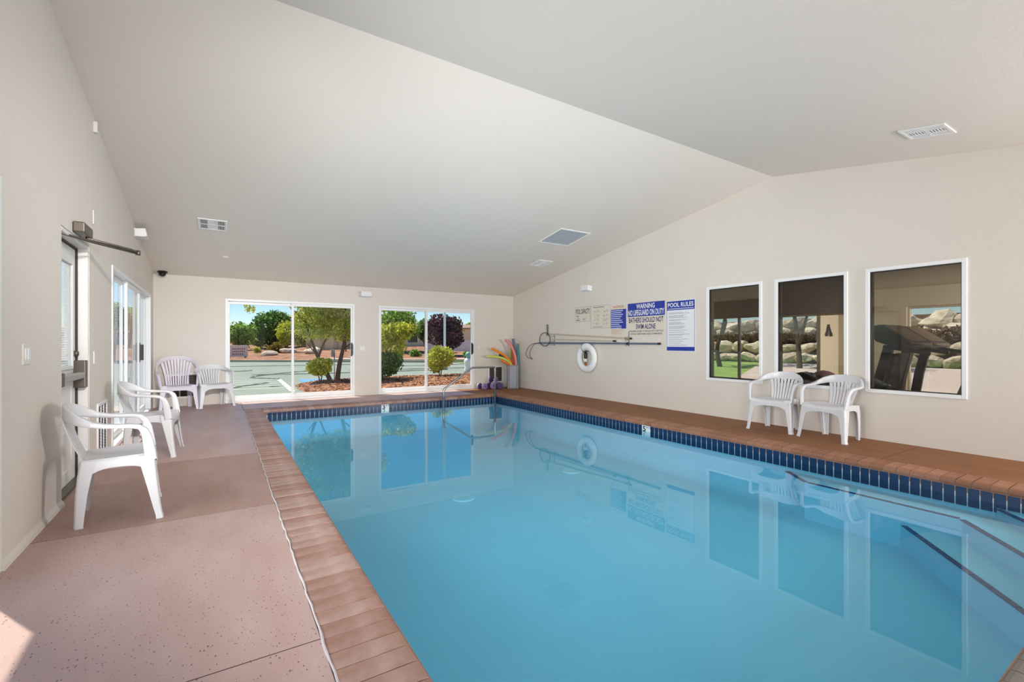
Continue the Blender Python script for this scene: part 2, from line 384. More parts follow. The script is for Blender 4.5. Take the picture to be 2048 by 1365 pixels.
for nm, lst in (('left', [(TX0 + .005, TY0 + TP * (k + .5), 1) for k in range(int((TY1 - TY0) / TP))]), ('near', [(TX0 + TP * (k + .5), TY0 + .005, 0) for k in range(int((TX1 - TX0) / TP))])):
    mb = MB()
    for (x, y, v) in lst:
        w = (TP - .006) / 2
        if v: mb.box(x - .004, x + .004, y - w, y + w, ZT0, ZT1 - .002)
        else: mb.box(x - w, x + w, y - .004, y + .004, ZT0, ZT1 - .002)
    o = mb.build('tile_row', TILE, pool); o['kind'] = 'stuff'
WT = mat('white_tile', srgb(226, 230, 230), .2); INK = mat('black_print', srgb(16, 16, 18), .5)
def marker(px, py, rot, big, name):
    e = bpy.data.objects.new('depth_marker', None); COL.objects.link(e); e.parent = pool; e.location = (px, py, 0); e.rotation_euler = rot
    e['label'] = 'white depth marker tile reading ' + big + ' FT'
    m = MB(); m.rbox(0, 2 * TP - .005, ZT0, ZT1 - .002, -.006, .005, .002, 1); m.build('marker_tile', WT, e)
    for body, u, v, w, h in ((big, .018, -.148, .056, .082), ('F', .092, -.098, .020, .032), ('T', .122, -.098, .022, .032)):
        put_text(body, u, v, w, h, INK, e, .0062)
marker(bx_marker, TY1 - .004, R_BACK, '3', 'back')
marker(TX1 - .004, ry_marker + 2 * TP, R_RIGHT, '5', 'right')
# coping
cop = MB()
for (a, b, c, d) in ((cx0 + .003, PX0 - .006, cy0 + .003, cy1 - .003), (PX1 + .006, cx1 - .003, cy0 + .003, cy1 - .003), (PX0 - .006, PX1 + .006, PY1 + .006, cy1 - .003), (PX0 - .006, PX1 + .006, cy0 + .003, PY0 - .006)):
    cop.box(a, b, c, d, -.1, -.005)
coping = cop.build('coping', MORTAR, pool)
BP = .1055
def brick_mesh(mats):
    mb = MB(); w = (BP - .008) / 2
    prof = [(0, -.056), (0, -.001), (.004, .003), (CW - .03, .003), (CW - .016, .0), (CW - .005, -.009), (CW, -.022), (CW, -.036), (CW - .004, -.048), (CW - .012, -.056)]
    mb.prism(prof, 'y', -w, w)
    out = []
    for m in mats:
        bm = bmesh.new(); k = MB(); k.v, k.f, k.m = list(mb.v), list(mb.f), list(mb.m)
        o = k.build('brick', m); out.append(o.data); bpy.data.objects.remove(o); bm.free()
    return out
BM, BMR, BMN = brick_mesh(BRICK), brick_mesh(BRICKR), brick_mesh(BRICKN)
def brick(x, y, rz, ms):
    o = link(rng.choice(ms), 'brick', coping, (x + rng.uniform(-.0015, .0015), y + rng.uniform(-.0015, .0015), rng.uniform(-.0015, .001)), (0, 0, rz + rng.uniform(-.004, .004)))
y = cy0 + BP / 2
while y < cy1 - BP / 3:
    brick(cx0, y, 0, BM); brick(cx1, y, math.pi, BMR); y += BP
x = PX0 + BP / 2 + .004
while x < PX1 - BP / 3:
    brick(x, cy1, -math.pi / 2, BM if x < 4.4 else BMR); brick(x, cy0, math.pi / 2, BMN); x += BP
# corner steps and bench in the near right corner, with tile nosings
steps = MB()
steps.prism([(TX1 + .01, TY0), (TX1 + .01, 1.54 + .36), (5.02, 1.54), (3.75, TY0)], 'z', ZF, -.40)
steps.prism([(TX1 + .01, TY0), (TX1 + .01, 2.78), (5.12, 2.42), (5.12, 1.22), (4.2, TY0)], 'z', ZF, -.255)
steps.prism([(TX1 + .01, TY0), (TX1 + .01, 1.10), (4.75, TY0)], 'z', ZF, -.175)
stp = steps.build('entry_steps', PLASTER, pool)
sm = MB(); sm.rbox(-.037, .037, -.022, .022, -.003, .004, .001, 1); sp = sm.build('step_tile', TILED, stp); spd = sp.data; fs = [True]
def nosing(p, q, z):
    p, q = Vector(p), Vector(q); d = q - p; n = max(1, round(d.length / .08)); a = math.atan2(d.y, d.x)
    for i in range(n):
        c = p + d * ((i + .5) / n)
        o = sp if fs[0] else link(spd, 'step_tile', stp); fs[0] = False
        o.location = (c.x, c.y, z); o.rotation_euler = (0, 0, a)
nosing((5.03, 1.57), (3.80, .50), -.40); nosing((5.40, 2.74), (5.145, 2.42), -.255); nosing((5.145, 2.40), (5.145, 1.24), -.255); nosing((5.13, 1.22), (4.27, .50), -.255); nosing((5.40, 1.07), (4.80, .49), -.175)
DR = mat('drain_cover', srgb(188, 226, 244), .6)
for (x, y) in ((4.21, 5.09), (2.41, 4.88)):
    mb = MB(); mb.lathe([(0, .012), (.10, .014), (.125, .010), (.132, 0)], 28); mb.build('drain_cover', DR, pool, (x, y, ZF))
wm = MB(); NXY = (2, 2)
wm.box(TX0 + .001, TX1 - .001, TY0 + .001, TY1 - .001, ZW - .0001, ZW)
w_ = MB(); w_.add([(TX0, TY0, ZW), (TX1, TY0, ZW), (TX1, TY1, ZW), (TX0, TY1, ZW)], [(0, 1, 2, 3)])
tag(w_.build('pool_water', WATER), 'clear still turquoise water filling the pool', 'water', kind='stuff')
# handrail
rail = thing('pool_handrail', 'stainless steel handrail standing in the far corner of the pool', 'handrail', (0, 0, 0))
YR = 9.17
def arc_path(pts, r=.06, n=6):
    P = [Vector(p) for p in pts]; out = [P[0]]
    for a, b, c in zip(P, P[1:], P[2:]):
        u = (a - b).normalized(); v = (c - b).normalized(); k = min(r, (a - b).length * .45, (c - b).length * .45)
        p0, p1 = b + u * k, b + v * k
        out += [p0 * (1 - s) ** 2 + b * 2 * s * (1 - s) + p1 * s * s for s in [i / n for i in range(n + 1)]]
    return out + [P[-1]]
mb = MB(); mb.tube(arc_path([(4.06, YR, ZF + .02), (4.06, YR, .20), (4.74, YR, .645), (5.335, YR, .645), (5.335, YR, ZF + .02)], .05), .022, 12); mb.build('rail_tube', STEEL, rail, smooth=True)
for xx in (4.06, 5.335):
    mb = MB(); mb.lathe([(.022, .03), (.05, .025), (.055, 0), (.022, 0)], 20); mb.build('flange', STEEL, rail, (xx, YR, ZF), smooth=True)

# ------------------------------------------------------------------ sliding glass doors
def frame_bars(rects, y0, y1, name, m, parent, r=.004):
    for (a, b, c, d) in rects:
        mb = MB(); mb.rbox(a, b, y0, y1, c, d, r, 1); mb.build(name, m, parent)
def slider(name, label, w, h, loc, rot, panels, handle_x=None, latch_y=.0):
    """local x along the wall, y outwards, z up; panels: (x0, x1, track)"""
    d = thing(name, label, 'sliding door', loc, rot, kind='structure')
    f = .045
    frame_bars([(0, f, 0, h), (w - f, w, 0, h), (f, w - f, h - f, h), (f, w - f, 0, .05)], -.012, .13, 'frame_bar', WHITE, d)
    for (a, b, tr) in panels:
        y0 = .012 + tr * .05; s = .05
        p = bpy.data.objects.new('door_panel', None); COL.objects.link(p); p.parent = d
        frame_bars([(a, a + s, .05, h - f), (b - s, b, .05, h - f), (a + s, b - s, h - f - .055, h - f), (a + s, b - s, .05, .13)], y0, y0 + .035, 'stile', WHITE, p)
        mb = MB(); yy = y0 + .017; mb.add([(a + s - .005, yy, .125), (b - s + .005, yy, .125), (b - s + .005, yy, h - f - .05), (a + s - .005, yy, h - f - .05)], [(0, 1, 2, 3)]); mb.build('pane', GLASS, p)
    if handle_x is not None:
        hm = MB(); hm.rbox(-.018, .018, -.035, .012, .93, 1.17, .006, 2); hm.box(-.022, .022, .006, .013, .90, 1.20); hm.build('handle', BLACK, d, (handle_x, 0, 0))
    return d
slider('door_1', 'white sliding glass door behind the white chairs, looking onto the parking lot', 2.484, 2.075, (.079, YB, 0), (0, 0, 0), [(.03, 1.245, 1), (1.19, 2.454, 0)], 2.43)
slider('door_2', 'white sliding glass door beside the foam noodles, looking onto the plum tree', 2.496, 2.065, (3.112, YB, 0), (0, 0, 0), [(.03, 1.215, 1), (1.16, 2.466, 0)], 2.44)
def LW(b, y, z=0): return (LWX + b - LWA * y, y + LWA * b, z)
slider('door_3', 'white sliding glass door in the left wall with a black handle', 3.65, 2.05, LW(0, 6.60), (0, 0, math.pi / 2 + LWA), [(.03, 1.26, 1), (1.21, 2.44, 0), (2.39, 3.62, 1)], 2.40)
slider('door_4', 'white sliding glass door in the left wall nearest the viewer', 2.50, 2.06, LW(0, .95), (0, 0, math.pi / 2 + LWA), [(.03, 1.26, 1), (1.21, 2.47, 0)], 1.3)
slider('door_5', 'white sliding glass door behind the viewpoint, left of two', 2.4, 2.06, (1.9, YN, 0), (0, 0, math.pi), [(.03, 1.22, 1), (1.17, 2.37, 0)], .1)
slider('door_6', 'white sliding glass door behind the viewpoint, right of two', 2.4, 2.06, (5.0, YN, 0), (0, 0, math.pi), [(.03, 1.22, 1), (1.17, 2.37, 0)], .1)

# ------------------------------------------------------------------ exit door in the left wall (local: x along wall, y outwards)
d7 = thing('door_7', 'white exit door with blinds in its glass and a push bar', 'door', LW(0, 4.615), (0, 0, math.pi / 2 + LWA), kind='structure')
w, h = .915, 2.06
frame_bars([(0, .035, 0, h), (w - .035, w, 0, h), (.035, w - .035, h - .035, h)], .004, .15, 'jamb', DOORP, d7)
mb = MB(); mb.box(w - .052, w - .035, .07, .10, 0, h - .03); mb.box(.035, w - .05, .07, .10, h - .05, h - .035); mb.build('weather_strip', mat('dark_brown_seal', srgb(58, 48, 42), .7), d7)
mb = MB(); mb.box(.03, w - .03, .02, .16, -.02, .018); mb.build('threshold', BRONZE, d7)
leaf = MB()
a0, a1, z0, z1, y0, y1 = .038, w - .054, .02, h - .052, .085, .128
gx0, gx1, gz0, gz1 = .14, w - .19, 1.0, 1.86
for r_ in ((a0, gx0, z0, z1), (gx1, a1, z0, z1), (gx0, gx1, z0, gz0), (gx0, gx1, gz1, z1)): leaf.box(r_[0], r_[1], y0, y1, r_[2], r_[3])
lf = leaf.build('door_leaf', DOORP, d7)
frame_bars([(gx0 - .03, gx0, gz0 - .03, gz1 + .03), (gx1, gx1 + .03, gz0 - .03, gz1 + .03), (gx0, gx1, gz0 - .03, gz0), (gx0, gx1, gz1, gz1 + .03)], y0 - .012, y0 + .002, 'lite_moulding', DOORP, lf)
mb = MB(); mb.box(gx0, gx1, y0 + .004, y0 + .009, gz0, gz1); mb.build('pane', GLASS, lf)
for k in range(44):
    z = gz0 + .01 + k * (gz1 - gz0 - .02) / 43
    mb = MB(); mb.add([(gx0, y0 + .014, z - .006), (gx1, y0 + .014, z - .006), (gx1, y0 + .026, z + .006), (gx0, y0 + .026, z + .006)], [(0, 1, 2, 3)])
    if k == 0: sl0 = mb.build('blind_slat', translucent('blind_white', srgb(232, 238, 238), .6), lf)
    else: link(sl0.data, 'blind_slat', lf, (0, 0, z - (gz0 + .01)))
for (pz0, pz1) in ((.12, .46), (.54, .84)):
    for r_ in ((gx0, gx1, pz0, pz0 + .018), (gx0, gx1, pz1 - .018, pz1), (gx0, gx0 + .018, pz0, pz1), (gx1 - .018, gx1, pz0, pz1)):
        mb = MB(); mb.rbox(r_[0], r_[1], y0 - .006, y0 + .002, r_[2], r_[3], .003, 1); mb.build('panel_moulding', DOORP, lf)
mb = MB(); mb.rbox(.09, a1 - .03, y0 - .075, y0 - .025, .885, .94, .01, 2); mb.build('push_bar', ALU, d7)
mb = MB(); mb.rbox(a1 - .06, a1 + .035, y0 - .08, y0 + .002, .80, 1.04, .008, 2); mb.build('latch_case', BRONZE, d7)
mb = MB(); mb.rbox(.06, .14, y0 - .08, y0 + .002, .86, .965, .008, 2); mb.build('bar_bracket', BRONZE, d7)
mb = MB(); mb.lathe([(0, -.03), (.018, -.03), (.024, -.02), (.026, 0)], 16, (a1 - .03, y0, 1.10), 'y'); mb.build('deadbolt', BRONZE, d7, smooth=True)
# door closer
cl = thing('door_closer', 'bronze overhead closer with a double arm above the exit door', 'door closer', LW(.0, 4.93, 2.085), (0, 0, math.pi / 2 + LWA))
mb = MB(); mb.rbox(0, .30, -.075, -.001, -.01, .075, .01, 2); mb.build('closer_body', BRONZE, cl)
mb = MB(); mb.tube([(.22, -.045, -.018), (.52, -.30, -.035), (.66, -.335, -.03)], .011, 8); mb.build('arm', BRONZE, cl, smooth=True)
mb = MB(); mb.tube([(.66, -.335, -.045), (.20, -.09, -.05), (-.20, .06, -.055)], .010, 8); mb.build('forearm', BRONZE, cl, smooth=True)
mb = MB(); mb.lathe([(0, -.06), (.02, -.06), (.02, -.015), (0, -.015)], 14, (.66, -.335, 0)); mb.build('elbow_pin', BRONZE, cl, smooth=True)

# ------------------------------------------------------------------ interior windows to the gym
names = ['farthest from the viewer, left of the chairs', 'middle one, above the white chairs', 'nearest one, showing the treadmills']
for i, (a, b) in enumerate(WINS):
    wd = thing('window_%d' % (i + 1), 'white framed interior window, ' + names[i], 'window', (XR, b, 0), (0, 0, -math.pi / 2), kind='structure')
    ww = b - a                      # local x -> -Y, local y -> +X
    frame_bars([(0, .045, WZ0, WZ1), (ww - .045, ww, WZ0, WZ1), (.045, ww - .045, WZ1 - .045, WZ1), (.045, ww - .045, WZ0, WZ0 + .045)], -.014, .055, 'window_frame', WHITE, wd)
    frame_bars([(.045, .055, WZ0 + .045, WZ1 - .045), (ww - .055, ww - .045, WZ0 + .045, WZ1 - .045), (.055, ww - .055, WZ1 - .055, WZ1 - .045), (.055, ww - .055, WZ0 + .045, WZ0 + .055)], .012, .05, 'gasket', BLACK, wd, .001)
    mb = MB(); mb.box(.05, ww - .05, .028, .034, WZ0 + .05, WZ1 - .05); mb.build('pane', GLASSG, wd)
    frame_bars([(0, .04, WZ0, WZ1), (ww - .04, ww, WZ0, WZ1), (.04, ww - .04, WZ1 - .04, WZ1), (.04, ww - .04, WZ0, WZ0 + .04)], .06, .15, 'window_reveal', mat('gym_trim', srgb(150, 134, 112), .7), wd)

# ------------------------------------------------------------------ resin chairs
def lerp(a, b, t): return a + (b - a) * t
def lshape(cx, cy, sx, sy, wf, ws, z, t=.011, n=5, r=.02):
    """thin L section with a rounded outer corner at (cx,cy); front face runs along -sy*y (wf), side face along -sx*x (ws)"""
    out = [(cx, cy - sy * wf)]
    for k in range(n + 1):
        a = math.pi / 2 * k / n
        out.append((cx - sx * r * (1 - math.cos(a)), cy - sy * r * (1 - math.sin(a))))
    out.append((cx - sx * ws, cy))
    inn = [(cx - sx * t, cy - sy * wf)]
    for k in range(n + 1):
        a = math.pi / 2 * k / n; q = max(r - t, .002)
        inn.append((cx - sx * (t + q * (1 - math.cos(a))), cy - sy * (t + q * (1 - math.sin(a)))))
    inn.append((cx - sx * ws, cy - sy * t))
    return [(x, y, z) for x, y in out + inn[::-1]]
def band_ring(c, T, a, b, n=12):
    T = Vector(T).normalized(); L = Vector((0, 0, 1)).cross(T)
    L = L.normalized() if L.length > .35 else None
    return T, L
def make_chair(name, label, m, high=False, group=None):
    c = thing(name, label, 'chair', group=group)
    # seat
    nx, ny = 12, 10; top = []; bot = []
    for i in range(nx + 1):
        u = i / nx; x = lerp(-.205, .262, u)
        hw = lerp(.205, .238, u)
        for j in range(ny + 1):
            v = j / ny * 2 - 1; y = v * hw
            z = .418 + .014 * u - .020 * (1 - v * v) * math.sin(math.pi * min(1, u * 1.05)) + .012 * abs(v) ** 4
            if u > .86: z -= .045 * ((u - .86) / .14) ** 2
            top.append((x, y, z)); bot.append((x, y, z - .010))
    N = (nx + 1) * (ny + 1); fsx = []
    idx = lambda i, j: i * (ny + 1) + j
    for i in range(nx):
        for j in range(ny):
            fsx.append((idx(i, j), idx(i + 1, j), idx(i + 1, j + 1), idx(i, j + 1)))
            fsx.append((N + idx(i, j), N + idx(i, j + 1), N + idx(i + 1, j + 1), N + idx(i + 1, j)))
    rim = [idx(i, 0) for i in range(nx + 1)] + [idx(nx, j) for j in range(1, ny + 1)] + [idx(i, ny) for i in range(nx - 1, -1, -1)] + [idx(0, j) for j in range(ny - 1, 0, -1)]
    for p, q in zip(rim, rim[1:] + rim[:1]): fsx.append((p, N + p, N + q, q))
    mb = MB(); mb.add(top + bot, fsx); mb.build('seat', m, c, smooth=True, auto=50)
    # aprons with arched lower edge: sides and front
    for sy in (-1, 1):
        P = []; n = 14
        for k in range(n + 1):
            u = k / n; x = lerp(-.20, .245, u); y = sy * lerp(.207, .243, u)
            zt = .425 + .014 * u; zb = .372 - .085 * abs(2 * u - 1) ** 3.2
            P.append([(x, y, zt), (x, y + sy * .006, zt - .01), (x, y + sy * .006, zb), (x, y - sy * .006, zb), (x, y - sy * .006, zt - .01)])
        mb = MB(); mb.loft(P); mb.build('apron', m, c, smooth=True, auto=40)
    for (xx, hw, zz, bow) in ((.252, .235, .388, .008), (-.203, .205, .42, -.0)):
        P = []; n = 14
        for k in range(n + 1):
            u = k / n; y = lerp(-hw, hw, u); x = xx + bow * (1 - (2 * u - 1) ** 2)
            zb = zz - .042 - .09 * abs(2 * u - 1) ** 4
            P.append([(x - .006, y, zz), (x + .006, y, zz - .004), (x + .006, y, zb), (x - .006, y, zb)])
        mb = MB(); mb.loft(P); mb.build('apron', m, c, smooth=True, auto=40)
    # legs
    for sy in (-1, 1):
        rings = []
        for (z, x, y, wf, ws) in ((.432, .246, .262, .086, .105), (.36, .254, .268, .080, .098), (.22, .270, .278, .064, .074), (.08, .288, .288, .050, .054), (.03, .297, .291, .046, .048), (.012, .304, .298, .050, .052), (0, .304, .298, .050, .052)):
            rings.append(lshape(x, sy * y, 1, sy, wf, ws, z))
        mb = MB(); mb.loft(rings); mb.build('leg', m, c, smooth=True, auto=40)
        rings = []
        for (z, x, y, wf, ws) in ((.425, -.212, .222, .078, .10), (.34, -.228, .224, .074, .088), (.22, -.240, .222, .066, .074), (.10, -.246, .218, .056, .064), (.012, -.250, .214, .050, .058), (0, -.250, .214, .050, .058)):
            rings.append(lshape(x, sy * y, -1, sy, wf, ws, z))
        mb = MB(); mb.loft(rings); mb.build('leg', m, c, smooth=True, auto=40)
    # arms sweeping up and round into the top of the back
    if not high:
        half = [(.222, .262, .400, .014, .040), (.212, .268, .47, .015, .038), (.198, .275, .55, .017, .034), (.180, .281, .602, .022, .026), (.145, .285, .634, .028, .017), (.09, .286, .645, .030, .014), (.02, .285, .648, .030, .014),
                (-.06, .280, .654, .029, .015), (-.14, .270, .668, .025, .020), (-.205, .248, .690, .019, .030), (-.258, .208, .712, .014, .040), (-.296, .152, .728, .011, .047), (-.318, .076, .737, .010, .050), (-.325, 0, .740, .010, .051)]
    else:
        half = [(.222, .262, .400, .014, .040), (.212, .270, .47, .015, .038), (.198, .279, .55, .017, .034), (.176, .287, .602, .022, .026), (.135, .293, .632, .028, .017), (.06, .297, .645, .030, .015), (-.02, .300, .655, .029, .017),
                (-.09, .303, .675, .026, .022), (-.15, .304, .715, .020, .028), (-.20, .298, .77, .015, .033), (-.255, .272, .83, .012, .036), (-.298, .215, .882, .011, .038), (-.324, .115, .914, .010, .040), (-.332, 0, .922, .010, .041)]
    full = half + [(x, -y, z, a, b) for (x, y, z, a, b) in half[-2::-1]]
    rings = []; Lp = Vector((0, 1, 0))
    for i, (x, y, z, a, b) in enumerate(full):
        p = Vector((x, y, z)); q0 = Vector(full[max(i - 1, 0)][:3]); q1 = Vector(full[min(i + 1, len(full) - 1)][:3]); T = (q1 - q0).normalized()
        Th = Vector((T.x, T.y, 0))
        L = Vector((-Th.y, Th.x, 0))
        Ls = Vector((0, 1 if i < len(half) else -1, 0))
        if L.dot(Lp) < 0: L = -L
        if Th.length < .55:                                   # steep support: keep the lateral axis
            L = Lp.copy() if Lp.length else Ls
        L.normalize(); L = (L - T * L.dot(T)).normalized(); Lp = L.copy(); Nn = T.cross(L)
        ring = []
        for k in range(14):
            t = 2 * math.pi * k / 14; cs, sn = math.cos(t), math.sin(t)
            e = .5
            ring.append(p + L * a * math.copysign(abs(cs) ** e, cs) + Nn * b * math.copysign(abs(sn) ** e, sn))
        rings.append(ring)
    h_ = len(half)
    k0 = 8
    n_ = len(rings)
    for seg, nm in (((0, k0 + 1), 'armrest'), ((k0, n_ - k0), 'backrest'), ((n_ - k0 - 1, n_), 'armrest')):
        mb = MB(); mb.loft(rings[seg[0]:seg[1]]); o = mb.build(nm, m, c, smooth=True, auto=50)
        if nm == 'backrest': back = o
    # fanned slats
    ns = 8 if not high else 10
    for i in range(ns):
        k = i - (ns - 1) / 2; edge = 1.25 if i in (0, ns - 1) else 1
        sb, st = (.034, .046) if not high else (.034, .050)
        rr = []
        ztop = (.702 if not high else .905) - ((.9 if not high else 1.1) * (k * st) ** 2)
        for q in range(9):
            u = q / 8; ease = u ** 1.7
            y = k * lerp(sb, st, ease); z = lerp(.412, ztop, u)
            x = lerp(-.200, -.314 if not high else -.326, u) - .010 * math.sin(math.pi * u) + (.25 if not high else .12) * y * y * u
            wd = lerp(.0115, .0165 if not high else .0175, ease) * edge
            rr.append([(x - .004, y - wd, z), (x + .004, y - wd, z), (x + .004, y + wd, z), (x - .004, y + wd, z)])
        mb = MB(); mb.loft(rr); mb.build('slat', m, back, smooth=False)
    if high:
        rr = []
        for q in range(11):
            y = lerp(-.175, .175, q / 10); x = -.262 + .1 * y * y; rr.append([(x - .006, y, .585), (x + .006, y, .585), (x + .006, y, .615), (x - .006, y, .615)])
        mb = MB(); mb.loft(rr); mb.build('cross_rail', m, back)
    for ob in [c] + []:
        ob.scale = (.83, 1, 1)
    return c
def place(c, mx, my, face, front=.235):
    """put the chair so that the middle of its front feet is at (mx,my) and it faces angle face"""
    c.rotation_euler = (0, 0, face); c.location = (mx - front * math.cos(face), my - front * math.sin(face), 0)
GC = 'low-back white resin armchairs around the pool'
ch = make_chair('resin_armchair', 'white resin armchair nearest the viewer, beside the light switch', WPLAS, False, GC)
place(ch, -.375, 4.225, math.radians(6))
def another(label, mx, my, face, m=None):
    c = copy_tree(ch); c['label'] = label; place(c, mx, my, face)
    return c
another('white resin armchair in front of the left sliding door', -.39, 6.24, math.radians(-4))
another('white resin armchair beside the high-back chair at the back wall', -.040, 10.17, math.radians(-90 + 16))
another('white resin armchair under the interior windows, left of the pair', 6.255, 3.41, math.radians(180 + 6))
another('white resin armchair under the interior windows, right of the pair', 6.235, 2.765, math.radians(180 - 7))
hb = make_chair('high_back_armchair', 'faded high-back resin armchair in the back left corner', LAVR, True)
place(hb, -.62, 10.10, math.radians(-90 + 8))

# ------------------------------------------------------------------ wall and ceiling fittings
def plate(name, label, cat, loc, rot, w, h, kind):
    """local x along, y up, z out of the wall"""
    p = thing(name, label, cat, loc, rot)
    mb = MB(); mb.rbox(-w / 2, w / 2, -h / 2, h / 2, -.001, .007, .003, 2); mb.build('cover_plate', PLATE, p)
    if kind == 'rocker':
        mb = MB(); mb.rbox(-.017, .017, -.034, .034, .005, .011, .002, 1); mb.build('rocker', WHITE, p)
    elif kind == 'double':
        for s in (-1, 1):
            mb = MB(); mb.rbox(s * .023 - .016, s * .023 + .016, -.034, .034, .005, .011, .002, 1); mb.build('rocker', WHITE, p)
    else:
        for s in (-1, 1):
            mb = MB(); mb.lathe([(.004, .0), (.004, .009), (0, .0095)], 10, (0, s * h * .38, 0)); mb.build('screw', ALU, p)
    return p
R_LEFT = (Matrix.Rotation(LWA, 3, 'Z') @ Matrix(((0, 0, 1), (1, 0, 0), (0, 1, 0)))).to_euler()   # x -> +Y, y -> +Z, z -> +X
plate('light_switch', 'white rocker light switch on the left wall near the viewer', 'light switch', LW(0, 3.86, 1.125), R_LEFT, .13, .124, 'double')
plate('wall_plate', 'small blank plate between the exit door and the left slider', 'wall plate', LW(0, 5.72, 1.06), R_LEFT, .05, .115, 'blank')
plate('wall_plate', 'narrow blank plate high above the exit door', 'wall plate', LW(0, 5.70, 2.36), R_LEFT, .05, .13, 'blank')
plate('light_switch', 'white double switch on the pier between the back doors', 'light switch', (2.73, YB, 1.07), R_BACK, .115, .124, 'double')
plate('light_switch', 'white switch on the back wall near the foam noodles', 'light switch', (5.735, YB, 1.08), R_BACK, .075, .124, 'rocker')

def wall_lamp(label, loc, rot):
    """local x along, y up, z out"""
    p = thing('wall_uplight', label, 'wall light', loc, rot, group='white box uplights high on the walls')
    mb = MB(); mb.rbox(-.085, .085, -.06, .06, -.001, .02, .004, 1); mb.build('back_plate', WHITE, p)
    mb = MB(); mb.prism([(-.055, .015), (.045, .015), (.065, .13), (-.040, .15), (-.055, .11)], 'x', -.115, .115); mb.build('housing', WHITE, p)
    mb = MB(); mb.prism([(.046, .03), (.049, .03), (.063, .12), (.060, .12)], 'x', -.10, .10); mb.build('lens', mat('frosted_lens', srgb(214, 218, 220), .3), p)
wall_lamp('white box uplight on the back wall between the doors', (2.80, YB, 2.30), R_BACK)
wall_lamp('white box uplight high on the left wall by the slider', LW(0, 8.35, 2.745), R_LEFT)
wall_lamp('white box uplight on the right wall above the pool signs', (XR, 7.63, 2.385), R_RIGHT)

def grille(label, loc, rot, w, h, cols, slat_n, name='vent_grille', vertical=False, backing=DARK):
    """white louvred grille; local x along, y up, z out"""
    g = thing(name, label, 'vent', loc, rot)
    mb = MB(); mb.box(-w / 2 + .01, w / 2 - .01, -h / 2 + .01, h / 2 - .01, -.0005, .002); mb.build('backing', backing, g)
    f = .032
    for r_ in ((-w / 2, -w / 2 + f, -h / 2, h / 2), (w / 2 - f, w / 2, -h / 2, h / 2), (-w / 2 + f, w / 2 - f, h / 2 - f, h / 2), (-w / 2 + f, w / 2 - f, -h / 2, -h / 2 + f)):
        mb = MB(); mb.rbox(r_[0], r_[1], r_[2], r_[3], 0, .014, .003, 1); mb.build('frame', WHITE, g)
    cw = (w - 2 * f) / cols
    for k in range(1, cols):
        x = -w / 2 + f + k * cw; mb = MB(); mb.rbox(x - .009, x + .009, -h / 2 + f, h / 2 - f, 0, .012, .002, 1); mb.build('mullion', WHITE, g)
    for k in range(slat_n):
        yy = -h / 2 + f + (k + .5) * (h - 2 * f) / slat_n; s = (h - 2 * f) / slat_n
        mb = MB(); mb.prism([(yy - s * .14, .003), (yy + s * .14, .007), (yy + s * .14, .009), (yy - s * .14, .005)], 'x', -w / 2 + f, w / 2 - f)
        if k == 0: y00 = yy; s0 = mb.build('louvre', backing if backing is not DARK else mat('shaded_louvre', srgb(126, 116, 112), .6), g)
        else: link(s0.data, 'louvre', g, (0, yy - y00, 0))
    return g
grille('white floor grille behind the high-back chair', (-.585, YB, .385), R_BACK, .46, .47, 3, 12)
grille('white floor grille beside the grey noodle bin', (6.255, YB, .36), R_BACK, .45, .44, 2, 14)
grille('white slotted grille low on the left wall by the exit door', LW(0, 6.06, .35), R_LEFT, .46, .52, 3, 16)
def ceil_frame(x, y):
    s = -SB if y > RIDGE_Y else SN
    # local x -> +X, local y -> along slope (+Y), z -> down
    a = math.atan(s); n = Vector((0, math.sin(a), -math.cos(a)))
    return Matrix(((1, 0, 0), (0, -math.cos(a), n.y), (0, -math.sin(a), n.z))).to_euler()
def ceil_vent(label, x, y, w, h, kind):
    g = thing('ceiling_vent', label, 'vent', (x, y, ceil_z(y)), ceil_frame(x, y))
    f = .03
    mb = MB(); mb.box(-w / 2 + .01, w / 2 - .01, -h / 2 + .01, h / 2 - .01, -.0005, .003)
    mb.build('backing', DARK if kind != 'grid' else mat('grid_backing', srgb(150, 156, 162), .7), g)
    for r_ in ((-w / 2, -w / 2 + f, -h / 2, h / 2), (w / 2 - f, w / 2, -h / 2, h / 2), (-w / 2 + f, w / 2 - f, h / 2 - f, h / 2), (-w / 2 + f, w / 2 - f, -h / 2, -h / 2 + f)):
        mb = MB(); mb.rbox(r_[0], r_[1], r_[2], r_[3], 0, .012, .003, 1); mb.build('frame', WHITE, g)
    if kind == 'grid':
        for k in range(1, 14):
            xx = -w / 2 + f + k * (w - 2 * f) / 14; mb = MB(); mb.box(xx - .010, xx + .010, -h / 2 + f, h / 2 - f, .002, .009); mb.build('louvre', mat('grid_bar', srgb(196, 202, 208), .5), g)
        return
    for xx in (-.055, .055):
        mb = MB(); mb.box(xx - .008, xx + .008, -h / 2 + f, h / 2 - f, .002, .011); mb.build('mullion', WHITE, g)
    mb = MB(); mb.box(-w / 2 + f, w / 2 - f, -.008, .008, .002, .011); mb.build('mullion', WHITE, g)
    for bx0, bx1, vert in ((-w / 2 + f, -.063, True), (-.047, .047, False), (.063, w / 2 - f, True)):
        for by0, by1 in ((-h / 2 + f, -.008), (.008, h / 2 - f)):
            n = 6
            for k in range(n):
                mb = MB()
                if vert: xx = lerp(bx0, bx1, (k + .5) / n); mb.box(xx - .003, xx + .003, by0, by1, .003, .010)
                else: yy = lerp(by0, by1, (k + .5) / n); mb.box(bx0, bx1, yy - .005, yy + .005, .003, .010)
                mb.build('louvre', WHITE, g)
ceil_vent('white supply register on the ceiling near the left wall', -.095, 8.0, .36, .40, 'reg')
ceil_vent('white supply register on the ceiling above the life ring', 5.82, 8.04, .36, .38, 'reg')
